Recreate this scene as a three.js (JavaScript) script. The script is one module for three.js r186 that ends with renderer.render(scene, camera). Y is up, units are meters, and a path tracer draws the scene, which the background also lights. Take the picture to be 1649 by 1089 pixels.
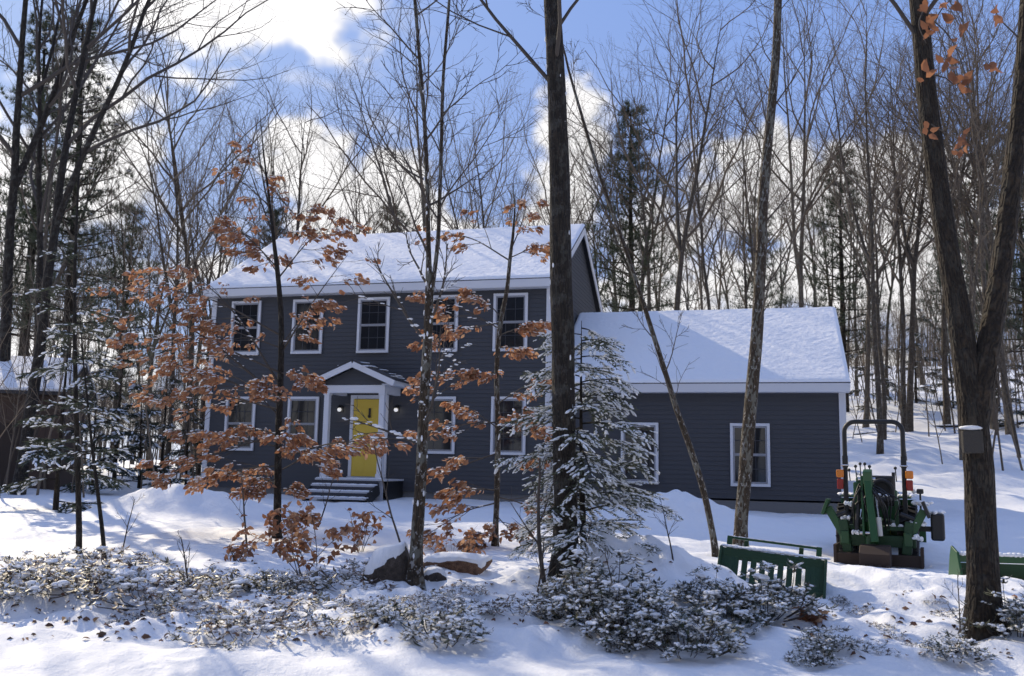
import * as THREE from 'three';
import { mergeGeometries, mergeVertices } from 'three/addons/utils/BufferGeometryUtils.js';
import { RoundedBoxGeometry } from 'three/addons/geometries/RoundedBoxGeometry.js';
import { createNoise2D, createNoise3D } from 'simplex-noise';

// ---------------------------------------------------------------- camera, sky, sun, exposure
const scene = new THREE.Scene();
const camera = new THREE.PerspectiveCamera(39.78, 1024 / 676, 0.1, 1500);
camera.position.set(0, 0.84, 0);
camera.rotation.set(0.1376, 0, 0.02, 'YXZ');
camera.focus = 13;
camera.userData.fStop = 2.2;
camera.updateMatrixWorld(true);

const SUN = new THREE.Vector3(-0.59, 0.64, -0.807).normalize();
const sun = new THREE.DirectionalLight(new THREE.Color().setRGB(1, 0.86, 0.63), 4.5);
sun.name = 'sun';
sun.position.copy(SUN).multiplyScalar(120).add(new THREE.Vector3(0, 0, -20));
sun.target.position.set(0, 0, -20);
sun.castShadow = true;
sun.shadow.mapSize.set(4096, 4096);
Object.assign(sun.shadow.camera, { left: -60, right: 60, top: 60, bottom: -60, near: 1, far: 300 });
scene.add(sun, sun.target);

const renderer = new THREE.WebGLRenderer({ antialias: true });
renderer.setSize(1024, 676);
renderer.toneMapping = THREE.LinearToneMapping;
renderer.toneMappingExposure = 1.05;
renderer.shadowMap.enabled = true;

function rngOf(seed) {
  let a = seed >>> 0;
  return () => { a = (a + 0x6d2b79f5) | 0; let t = Math.imul(a ^ (a >>> 15), 1 | a); t = (t + Math.imul(t ^ (t >>> 7), 61 | t)) ^ t; return ((t ^ (t >>> 14)) >>> 0) / 4294967296; };
}
const noise2 = createNoise2D(rngOf(11)), noise3 = createNoise3D(rngOf(12));
const { clamp, lerp } = THREE.MathUtils;
const smoothstep = (x, a, b) => { const t = clamp((x - a) / (b - a), 0, 1); return t * t * (3 - 2 * t); };
const fbm2 = (x, y, o = 4) => { let s = 0, a = 0.5; for (let i = 0; i < o; i++) { s += a * noise2(x, y); x = x * 2.03 + 7.1; y = y * 2.03 - 3.7; a *= 0.5; } return s; };
const fbm3 = (x, y, z, o = 5) => { let s = 0, a = 0.5; for (let i = 0; i < o; i++) { s += a * noise3(x, y, z); x = x * 2.02 + 5.2; y = y * 2.02 - 1.3; z = z * 2.02 + 9.1; a *= 0.5; } return s; };

{ // blue winter sky with fair-weather cumulus; azimuth is measured in degrees clockwise from -z
  const W = 2048, H = 1024, data = new Float32Array(W * H * 4);
  const heaps = [ // azimuth, elevation, half width, half height of the larger cloud heaps
    [-19, 27, 5.5, 3.6], [-14.5, 28.5, 6, 3.0], [-25.5, 18, 4, 4], [-30, 15, 6, 5], [-12.4, 16.5, 3.4, 4.0], [-8, 15, 3.8, 4.2], [3.3, 21, 2.7, 3.4], [3, 17, 3, 3],
    [10, 14.5, 5, 4.5], [15.5, 14.5, 5, 5.2], [21.3, 15.3, 3.7, 5.0], [24.5, 13.5, 3, 4.5], [27, 13.5, 2.2, 4.2], [33, 14, 5, 4],
    [-40, 22, 7, 5], [-52, 16, 8, 5], [45, 20, 8, 5], [60, 15, 9, 5], [-72, 24, 9, 6], [82, 22, 9, 6]];
  const warp = fbm3;
  for (let j = 0; j < H; j++) {
    const el = ((j + 0.5) / H - 0.5) * 180, ce = Math.cos(el * Math.PI / 180), y = Math.sin(el * Math.PI / 180);
    for (let i = 0; i < W; i++) {
      const a = ((i + 0.5) / W - 0.5) * 2 * Math.PI, x = Math.cos(a) * ce, z = Math.sin(a) * ce, o = (j * W + i) * 4;
      const cs = x * SUN.x + y * SUN.y + z * SUN.z, h = Math.max(0, y), glow = Math.exp((cs - 1) * 9), halo = Math.exp((cs - 1) * 40);
      const t = Math.pow(1 - h, 2.6);
      let r = lerp(0.18, 0.42, t) + 0.2 * glow, g = lerp(0.315, 0.55, t) + 0.2 * glow, b = lerp(0.72, 0.86, t) + 0.14 * glow;
      let al = 0, lit = 1;
      if (el > -2) {
        const az = Math.atan2(x, -z) * 180 / Math.PI;
        const n = warp(x * 5, y * 9, z * 5, 6), nf = warp(x * 21 + 4, y * 26, z * 21, 4);
        let v = -1;
        for (const [ha, he, hw, hh] of heaps) {
          let da = az - ha; if (da > 180) da -= 360; if (da < -180) da += 360;
          const dy = el - he, q = 1 - (da * da) / (hw * hw) - (dy * dy) / (hh * hh * (dy < 0 ? 2.2 : 1));
          if (q > v) v = q;
        }
        const wide = Math.abs(az) > 34 || el > 31 ? fbm3(x * 2.6 / (h + 0.25), 1.7, z * 2.6 / (h + 0.25), 6) * 2.3 - 0.5 : -1;
        const low = el < 16 ? (16 - el) / 10 - 0.4 : -1;
        const m = Math.max(v, wide, low) + n * 1.3 + nf * 0.55;
        al = smoothstep(m, -0.12, 0.5) * smoothstep(el, -2, 3);
        lit = 0.86 + 0.16 * clamp(m, 0, 1) + nf * 0.22;
        const wisp = smoothstep(fbm3(x * 6 + 3, y * 15, z * 6, 5), 0.1, 0.6) * 0.35;
        al = Math.max(al, wisp * smoothstep(glow, 0.1, 0.5));
      }
      const c = lit * (0.95 + 0.5 * halo + 0.25 * glow);
      data[o] = lerp(r, c, al); data[o + 1] = lerp(g, c * 0.985, al); data[o + 2] = lerp(b, c * 0.99, al); data[o + 3] = 1;
    }
  }
  const sky = new THREE.DataTexture(data, W, H, THREE.RGBAFormat, THREE.FloatType);
  sky.mapping = THREE.EquirectangularReflectionMapping; sky.magFilter = THREE.LinearFilter; sky.needsUpdate = true;
  scene.background = sky; scene.environment = sky;
}

// ---------------------------------------------------------------- helpers
const V = (x, y, z) => new THREE.Vector3(x, y, z);
const taken = new Map();
function numbered(name) { const n = taken.get(name) ?? 0; taken.set(name, n + 1); return n ? name + '_' + String(n).padStart(3, '0') : name; }
function tag(o, label, category, group, kind) {
  o.userData.label = label; o.userData.category = category;
  if (group) o.userData.group = group;
  if (kind) o.userData.kind = kind;
  return o;
}
const shade = (o) => { o.castShadow = true; o.receiveShadow = true; return o; };
function thing(name, label, category, pos = [0, 0, 0], turn = 0, group) {
  const g = new THREE.Group(); g.name = numbered(name); g.position.set(...pos); g.rotation.y = turn;
  scene.add(g); return tag(g, label, category, group);
}
function part(name, geometry, material, parent, kind) {
  const m = shade(new THREE.Mesh(geometry, material)); m.name = name; parent.add(m);
  if (kind) m.userData.kind = kind;
  return m;
}
function copyOf(proto, pos, turn, scale, label, group) {
  const c = proto.clone(); c.name = numbered(proto.name); c.userData = { ...proto.userData };
  c.position.copy(pos); c.rotation.y = turn; if (typeof scale === 'number') c.scale.setScalar(scale); else c.scale.set(...scale);
  if (label) c.userData.label = label;
  if (group) c.userData.group = group;
  scene.add(c); return c;
}
const TMP = new THREE.Matrix4();
function moved(g, x, y, z, rx = 0, ry = 0, rz = 0) { TMP.makeRotationFromEuler(new THREE.Euler(rx, ry, rz)); TMP.setPosition(x, y, z); return g.applyMatrix4(TMP); }
function bx(w, h, d, x = 0, y = 0, z = 0, rx = 0, ry = 0, rz = 0, r = 0) { // a box with its edges eased by r
  const g = r ? new RoundedBoxGeometry(w, h, d, 1, r) : new THREE.BoxGeometry(w, h, d);
  return moved(g, x, y, z, rx, ry, rz);
}
function between(a, b, w, h = w, r = 0) { // a bar of section w x h from a to b
  const d = b.clone().sub(a), L = d.length(), g = r ? new RoundedBoxGeometry(w, h, L, 1, r) : new THREE.BoxGeometry(w, h, L);
  const m = new THREE.Matrix4().lookAt(V(0, 0, 0), d, Math.abs(d.y) > 0.95 * L ? V(0, 0, 1) : V(0, 1, 0)); m.setPosition(a.clone().add(b).multiplyScalar(0.5));
  return g.applyMatrix4(m);
}
function rod(a, b, r, sides = 8) {
  const d = b.clone().sub(a), g = new THREE.CylinderGeometry(r, r, d.length(), sides);
  const m = new THREE.Matrix4().makeRotationFromQuaternion(new THREE.Quaternion().setFromUnitVectors(V(0, 1, 0), d.normalize())); m.setPosition(a.clone().add(b).multiplyScalar(0.5));
  return g.applyMatrix4(m);
}
function merge(list) {
  return mergeGeometries(list.map((g) => { let q = g.index ? g.toNonIndexed() : g; for (const k of Object.keys(q.attributes)) if (!['position', 'normal', 'uv'].includes(k)) q.deleteAttribute(k); return q; }));
}
function extruded(points, depth, bevel = 0) {
  const s = new THREE.Shape(points.map(([x, y]) => new THREE.Vector2(x, y)));
  return new THREE.ExtrudeGeometry(s, { depth, bevelEnabled: bevel > 0, bevelSize: bevel, bevelThickness: bevel, bevelSegments: 1 });
}
// collects tubes, blades and lumps into one geometry with vertex colours
class Shape3 {
  constructor() { this.p = []; this.n = []; this.t = []; this.c = []; this.i = []; this.k = 0; }
  vert(x, y, z, nx, ny, nz, u, v, c) { this.p.push(x, y, z); this.n.push(nx, ny, nz); this.t.push(u, v); if (c) this.c.push(c[0], c[1], c[2]); return this.k++; }
  tube(pts, radii, sides, flare) {
    const t = V(0, 0, 0), nrm = V(0, 0, 0), bin = V(0, 0, 0), base = this.k, wraps = Math.max(1, Math.round((radii[1] ?? radii[0]) * 2 * Math.PI / 0.5)); let len = 0;
    nrm.set(1, 0, 0.13);
    for (let s = 0; s < pts.length; s++) {
      t.subVectors(pts[Math.min(s + 1, pts.length - 1)], pts[Math.max(0, s - 1)]).normalize();
      nrm.addScaledVector(t, -nrm.dot(t)); if (nrm.lengthSq() < 1e-6) nrm.set(0.1, 0.2, 1).addScaledVector(t, -nrm.dot(t)); nrm.normalize();
      bin.crossVectors(t, nrm);
      if (s) len += pts[s].distanceTo(pts[s - 1]);
      const r = radii[s];
      for (let a = 0; a <= sides; a++) {
        const q = a / sides * 2 * Math.PI, c = Math.cos(q), d = Math.sin(q), x = nrm.x * c + bin.x * d, y = nrm.y * c + bin.y * d, z = nrm.z * c + bin.z * d;
        const rr = flare ? r * flare(q, s, pts[s].y) : r;
        this.vert(pts[s].x + x * rr, pts[s].y + y * rr, pts[s].z + z * rr, x, y, z, a / sides * wraps, len);
      }
    }
    const w = sides + 1;
    for (let s = 0; s < pts.length - 1; s++) for (let a = 0; a < sides; a++) { const o = base + s * w + a; this.i.push(o, o + 1, o + w, o + 1, o + w + 1, o + w); }
  }
  // a leaf or needle: polygon fan of [x, y] outline pts in a frame (origin, axis, side), slightly folded
  blade(o, axis, side, L, W, c, fold = 0.2, bend = 0) {
    const up = V(0, 0, 0).crossVectors(axis, side).normalize(), at = (l, w, h) => V(o.x + axis.x * l + side.x * w + up.x * h, o.y + axis.y * l + side.y * w + up.y * h, o.z + axis.z * l + side.z * w + up.z * h);
    const P = [at(0, 0, 0), at(L * 0.35, W * 0.5, W * fold), at(L * 0.35, -W * 0.5, W * fold), at(L * 0.72, W * 0.36, W * fold - bend * L * 0.4), at(L * 0.72, -W * 0.36, W * fold - bend * L * 0.4), at(L, 0, -bend * L), at(L * 0.4, 0, 0)];
    const b = this.k; for (const q of P) this.vert(q.x, q.y, q.z, up.x, up.y, up.z, 0, 0, c);
    this.i.push(b, b + 6, b + 1, b, b + 2, b + 6, b + 1, b + 6, b + 3, b + 2, b + 4, b + 6, b + 3, b + 6, b + 5, b + 4, b + 5, b + 6);
  }
  needle(o, axis, side, L, W, c) {
    const b = this.k, up = V(0, 0, 0).crossVectors(axis, side);
    for (const [l, w] of [[0, W * 0.5], [0, -W * 0.5], [L, 0]]) this.vert(o.x + axis.x * l + side.x * w, o.y + axis.y * l + side.y * w, o.z + axis.z * l + side.z * w, up.x, up.y, up.z, 0, 0, c);
    this.i.push(b, b + 1, b + 2);
  }
  lump(x, y, z, sx, sy, sz, rng, src = LUMP, yaw = 0) { // a soft heap of snow
    const b = this.k, P = src.p, cy = Math.cos(yaw), sn = Math.sin(yaw), s = rng() * 9;
    for (let q = 0; q < P.length; q += 3) {
      const w = 1 + 0.22 * Math.sin(P[q] * 4 + s) * Math.cos(P[q + 2] * 3.3 + s * 2), lx = P[q] * sx * w, lz = P[q + 2] * sz * w;
      const nx = P[q] / sx, ny = P[q + 1] / sy, nz = P[q + 2] / sz, nl = 1 / Math.hypot(nx, ny, nz);
      this.vert(x + lx * cy + lz * sn, y + P[q + 1] * sy, z - lx * sn + lz * cy, (nx * cy + nz * sn) * nl, ny * nl, (nz * cy - nx * sn) * nl, lx, lz);
    }
    for (const q of src.i) this.i.push(b + q);
  }
  pod(o, axis, side, L, W, H, src = PEBBLE) { // a long soft pad lying on a leaf or twig, from o along axis
    const b = this.k, P = src.p, up = V(0, 0, 0).crossVectors(axis, side).normalize(), f = up.y < 0 ? -1 : 1;
    for (let q = 0; q < P.length; q += 3) {
      const a = P[q] * L / 2, h = P[q + 1] * H * f, w = P[q + 2] * W / 2, n = V(0, 0, 0).addScaledVector(axis, P[q] / L * 2).addScaledVector(up, P[q + 1] / H * f).addScaledVector(side, P[q + 2] / W * 2).normalize();
      this.vert(o.x + axis.x * (a + L / 2) + up.x * h + side.x * w, o.y + axis.y * (a + L / 2) + up.y * h + side.y * w + H * 0.6, o.z + axis.z * (a + L / 2) + up.z * h + side.z * w, n.x, n.y, n.z, a, w);
    }
    for (let q = 0; q < src.i.length; q += 3) if (f > 0) this.i.push(b + src.i[q], b + src.i[q + 2], b + src.i[q + 1]); else this.i.push(b + src.i[q], b + src.i[q + 1], b + src.i[q + 2]);
  }
  clump(x, y, z, w, h, rng, n = 5) { for (let k = 0; k < n; k++) { const r = w * (0.3 + 0.4 * rng()), a = rng() * 6.28, d = w * 0.75 * Math.sqrt(rng()); this.lump(x + Math.cos(a) * d, y + (rng() - 0.4) * h * 0.7 - d * 0.2, z + Math.sin(a) * d, r * (0.8 + 0.6 * rng()), h * (0.45 + 0.4 * rng()), r, rng, LUMP, rng() * 6); } }
  geometry() {
    const g = new THREE.BufferGeometry();
    g.setAttribute('position', new THREE.BufferAttribute(Float32Array.from(this.p), 3)); g.setAttribute('normal', new THREE.BufferAttribute(Float32Array.from(this.n), 3));
    g.setAttribute('uv', new THREE.BufferAttribute(Float32Array.from(this.t), 2));
    if (this.c.length === this.p.length) g.setAttribute('color', new THREE.BufferAttribute(Float32Array.from(this.c), 3));
    g.setIndex(new THREE.BufferAttribute(Uint32Array.from(this.i), 1)); return g;
  }
}
const ball = (detail) => { const g = mergeVertices(new THREE.IcosahedronGeometry(1, detail).deleteAttribute('normal').deleteAttribute('uv')); return { p: [...g.attributes.position.array], i: [...g.index.array] }; };
const LUMP = ball(1), PEBBLE = ball(0);

// ---------------------------------------------------------------- materials
function tileNoise(w, h, seed) { // value noise that repeats
  const r = rngOf(seed), grid = new Map();
  return (x, y, px, py) => {
    const key = px + '_' + py; if (!grid.has(key)) grid.set(key, Float32Array.from({ length: px * py }, () => r()));
    const q = grid.get(key), fx = x * px, fy = y * py, ix = Math.floor(fx), iy = Math.floor(fy), sx = (t => t * t * (3 - 2 * t))(fx - ix), sy = (t => t * t * (3 - 2 * t))(fy - iy);
    const at = (a, b) => q[((b % py) + py) % py * px + ((a % px) + px) % px];
    return lerp(lerp(at(ix, iy), at(ix + 1, iy), sx), lerp(at(ix, iy + 1), at(ix + 1, iy + 1), sx), sy);
  };
}
function texture(w, h, fn, srgb) {
  const d = new Uint8Array(w * h * 4);
  for (let y = 0; y < h; y++) for (let x = 0; x < w; x++) { const c = fn((x + 0.5) / w, (y + 0.5) / h), o = (y * w + x) * 4; for (let k = 0; k < 3; k++) d[o + k] = clamp(typeof c === 'number' ? c : c[k], 0, 1) * 255; d[o + 3] = 255; }
  const t = new THREE.DataTexture(d, w, h); t.wrapS = t.wrapT = THREE.RepeatWrapping; t.magFilter = THREE.LinearFilter; t.minFilter = THREE.LinearMipmapLinearFilter;
  if (srgb) t.colorSpace = THREE.SRGBColorSpace;
  t.needsUpdate = true; return t;
}
const srgb = (c) => c.map((v) => (v <= 0.0031308 ? v * 12.92 : 1.055 * v ** (1 / 2.4) - 0.055));
function barkMaterial(seed, dark, light, lichen, snowy, scale = 1) {
  const n = tileNoise(0, 0, seed), w = 256, h = 512;
  const ridge = (u, v) => { const q = n(u + 0.06 * n(u, v, 6, 8), v, 22, 10), e = n(u, v + 0.02 * n(u, v, 30, 9), 40, 44); return clamp(Math.abs(q - 0.5) * 2.1 * 0.75 + e * 0.35, 0, 1); };
  const map = texture(w, h, (u, v) => {
    const k = ridge(u, v), m = smoothstep(n(u, v, 5, 7) * 0.6 + n(u, v, 17, 25) * 0.4, 0.58, 0.72) * lichen, s = smoothstep(n(u, v, 7, 16) * 0.5 + n(u, v, 30, 60) * 0.5, 0.63, 0.72) * snowy;
    return srgb([0, 1, 2].map((c) => lerp(lerp(lerp(dark[c], light[c], k), [0.2, 0.2, 0.17][c], m), 0.8, s)));
  }, true);
  const bump = texture(w, h, ridge);
  const m = new THREE.MeshStandardMaterial({ map, bumpMap: bump, bumpScale: 0.02 * scale, roughness: 0.95 });
  return m;
}
const M = {};
const mat = (r, g, b, rough = 0.8, extra = {}) => new THREE.MeshStandardMaterial({ color: new THREE.Color().setRGB(r, g, b), roughness: rough, ...extra });
const sn = tileNoise(0, 0, 71);
const snowBump = texture(512, 512, (u, v) => 0.5 * sn(u, v, 14, 14) + 0.3 * sn(u, v, 43, 43) + 0.2 * sn(u, v, 128, 128));
M.snow = mat(0.85, 0.86, 0.88, 0.75, { bumpMap: snowBump, bumpScale: 0.012 });
M.snowLoad = mat(0.85, 0.86, 0.88, 0.8);
M.barkDark = barkMaterial(21, [0.008, 0.0065, 0.005], [0.045, 0.034, 0.024], 0.15, 0.03, 1.6);
M.barkBrown = barkMaterial(22, [0.009, 0.0065, 0.0045], [0.052, 0.036, 0.022], 0.1, 0.01, 2);
M.barkGrey = barkMaterial(23, [0.03, 0.023, 0.016], [0.125, 0.097, 0.068], 0.35, 0.05, 0.8);
M.barkPale = barkMaterial(25, [0.045, 0.035, 0.025], [0.18, 0.142, 0.1], 0.3, 0.05, 0.6);
M.barkFlecked = barkMaterial(24, [0.018, 0.013, 0.008], [0.095, 0.068, 0.043], 0.6, 0.28, 0.6);
M.barkTwig = mat(0.075, 0.062, 0.052, 0.9);
M.barkTwigGrey = mat(0.15, 0.118, 0.086, 0.9);
M.twigBrown = mat(0.1, 0.076, 0.054, 0.9);
const vc = (extra = {}) => new THREE.MeshPhysicalMaterial({ color: 0xffffff, vertexColors: true, roughness: 0.75, side: THREE.DoubleSide, transmission: 0.25, thickness: 0, ...extra });
M.needles = vc({ transmission: 0.25, roughness: 0.9 });
M.leafy = vc({ roughness: 0.55, transmission: 0.2 });
const RUST = [[0.45, 0.235, 0.13], [0.37, 0.175, 0.095], [0.53, 0.325, 0.2], [0.28, 0.13, 0.075]];
M.dryLeaf = RUST.map((c) => new THREE.MeshPhysicalMaterial({ color: new THREE.Color().setRGB(...c), roughness: 1, specularIntensity: 0.3, side: THREE.DoubleSide, transmission: 0.5, thickness: 0 }));

// ---------------------------------------------------------------- the ground under snow
const PROFILE = [[-60, -0.75], [5.5, -0.74], [6.6, -0.7], [7.6, -0.62], [8.6, -0.54], [10, -0.47], [12, -0.41], [15, -0.33], [18, -0.22], [21, -0.12], [25, -0.05], [30, -0.02], [900, 0]];
function along(Z) { for (let k = 1; k < PROFILE.length; k++) if (Z < PROFILE[k][0]) { const [a, p] = PROFILE[k - 1], [b, q] = PROFILE[k], t = clamp((Z - a) / (b - a), 0, 1); return lerp(p, q, t); } return 0; }
const HEAPS = [ // x, Z, height, radius across, radius along
  [-6.9, 19.2, 0.42, 1.1, 0.9], [-5.9, 19.4, 0.2, 1.6, 1], [3.7, 19.6, 0.42, 1.2, 0.8], [2.9, 19.9, 0.2, 1.5, 1],
  [1.22, 10.3, 0.42, 0.75, 0.55], [0.85, 10.6, 0.22, 0.5, 0.5], [1.8, 10.2, 0.2, 0.7, 0.6], [2.3, 10.4, 0.1, 0.6, 0.6],
  [4.4, 11.2, 0.16, 1.1, 0.8], [5.3, 10.6, 0.12, 0.9, 0.7], [3.6, 10.9, 0.08, 0.8, 0.7], [-0.2, 10.1, 0.12, 0.8, 0.6], [-3.9, 9.6, 0.14, 0.5, 0.4], [-2.9, 10.2, 0.1, 0.6, 0.5],
  [-5.0, 9.6, 0.16, 1.2, 0.7], [5.1, 8.3, 0.12, 0.8, 0.5], [0.4, 8.7, 0.08, 1.1, 0.5]];
function groundY(x, z) {
  const Z = -z;
  let y = (along(Z - 0.5) + along(Z) + along(Z + 0.5)) / 3;
  y -= 0.26 * Math.exp(-(((x - 6.8) / 3.4) ** 2) - (((Z - 15.4) / 3.2) ** 2)); // the drive in front of the garage lies lower
  const right = smoothstep(x, -6, 13 + 0.1 * Z);
  y += (0.155 * right + 0.012) * Math.max(0, Math.min(Z, 85) - 22.5 + 3 * noise2(x * 0.05, 7)) * smoothstep(Z, 20, 30);
  for (const [hx, hZ, hh, rx, rz] of HEAPS) { const d = ((x - hx) / rx) ** 2 + ((Z - hZ) / rz) ** 2; if (d < 6) y += hh * Math.exp(-d * 1.1) * (1 + 0.15 * noise2(x * 2, Z * 2)); }
  const near = smoothstep(Z, 40, 12), bank = smoothstep(Z, 7.4, 8.6) * smoothstep(Z, 12.5, 10.5), wild = smoothstep(Z, 24, 32);
  y += fbm2(x * 0.35, Z * 0.35, 3) * (0.07 + 0.3 * wild) + fbm2(x * 1.1 + 4, Z * 1.1, 3) * (0.04 + 0.08 * bank + 0.1 * wild) + noise2(x * 2.7, Z * 2.7) * (0.009 + 0.022 * bank) * near;
  y += (noise2(x * 6, Z * 6) * 0.009 + noise2(x * 13, Z * 13) * 0.005) * bank * (0.4 + 0.6 * smoothstep(noise2(x * 0.7, Z * 0.9), -0.2, 0.4));
  y += (noise2(x * 1.9 + 2, Z * 1.9) * 0.05 + noise2(x * 4.1, Z * 4.1) * 0.025) * smoothstep(x, 8.5, 10.5) * smoothstep(Z, 18.5, 20.5) * smoothstep(Z, 36, 28); // trampled slope
  if (Z < 8) y += 0.015 * Math.sin((x * 0.35 + Z * 5.5) + noise2(x * 0.3, Z)) * smoothstep(Z, 4, 6.5); // old ruts along the road
  return y;
}
{
  const NX = 560, NZ = 620, p = new Float32Array((NX + 1) * (NZ + 1) * 3), uv = new Float32Array((NX + 1) * (NZ + 1) * 2), idx = [];
  for (let j = 0; j <= NZ; j++) {
    const t = j / NZ, Z = -8 + 34 * t + 30 * t ** 3 + 560 * Math.max(0, t - 0.55) ** 3 / 0.0911;
    for (let i = 0; i <= NX; i++) {
      const s = i / NX * 2 - 1, x = 11 * s + 9 * s ** 3 + 430 * Math.sign(s) * Math.max(0, Math.abs(s) - 0.6) ** 3 / 0.064 * (0.25 + 0.75 * t), o = j * (NX + 1) + i;
      p[o * 3] = x; p[o * 3 + 1] = groundY(x, -Z); p[o * 3 + 2] = -Z; uv[o * 2] = x / 1.6; uv[o * 2 + 1] = Z / 1.6;
      if (i < NX && j < NZ) idx.push(o, o + 1, o + NX + 1, o + 1, o + NX + 2, o + NX + 1);
    }
  }
  const g = new THREE.BufferGeometry(); g.setAttribute('position', new THREE.BufferAttribute(p, 3)); g.setAttribute('uv', new THREE.BufferAttribute(uv, 2)); g.setIndex(idx); g.computeVertexNormals();
  const m = part('ground', g, M.snow, scene, 'structure'); m.userData.label = 'snow covered ground of yard, bank and road edge'; m.userData.category = 'ground';
}
// a ray of the camera through a picture point; where it meets the ground, or the point at a given depth
const rayAt = (px, py) => V((px - 824.5) / 544.5 * Math.tan(39.78 * Math.PI / 360), (544.5 - py) / 544.5 * Math.tan(39.78 * Math.PI / 360), -1).applyQuaternion(camera.quaternion);
function at(px, py, Z) { const d = rayAt(px, py); return camera.position.clone().addScaledVector(d, Z / -d.z); }
function hit(px, py) { const d = rayAt(px, py); for (let Z = 4; Z < 120; Z *= 1.004) { const q = camera.position.clone().addScaledVector(d, Z / -d.z); if (q.y <= groundY(q.x, q.z)) return q; } return at(px, py, 60); }
function foot(px, Z) { const q = at(px, 760, Z); q.y = groundY(q.x, q.z); return q; }
// ---------------------------------------------------------------- the house
M.siding = mat(0.052, 0.0535, 0.06, 0.65);
M.trim = mat(0.66, 0.66, 0.68, 0.5);
M.glass = new THREE.MeshPhysicalMaterial({ color: new THREE.Color().setRGB(0.014, 0.016, 0.02), roughness: 0.04, ior: 1.5, specularIntensity: 1 });
M.sash = mat(0.28, 0.28, 0.3, 0.5);
M.muntin = mat(0.04, 0.042, 0.05, 0.6);
M.concrete = mat(0.17, 0.165, 0.16, 0.95, { bumpMap: snowBump, bumpScale: 0.01 });
M.yellow = mat(0.72, 0.5, 0.06, 0.45);
M.black = mat(0.012, 0.012, 0.013, 0.5);
M.shingle = mat(0.05, 0.05, 0.055, 0.95);
M.deck = mat(0.5, 0.5, 0.52, 0.8);
M.bulb = new THREE.MeshStandardMaterial({ color: 0xffffff, emissive: new THREE.Color().setRGB(1, 0.97, 0.9), emissiveIntensity: 0.5, roughness: 0.4 });
const house = thing('house', 'dark blue grey two storey clapboard house with yellow door and attached garage wing', 'house', [-3.76, 0, -25.13], -0.2636);
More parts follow.
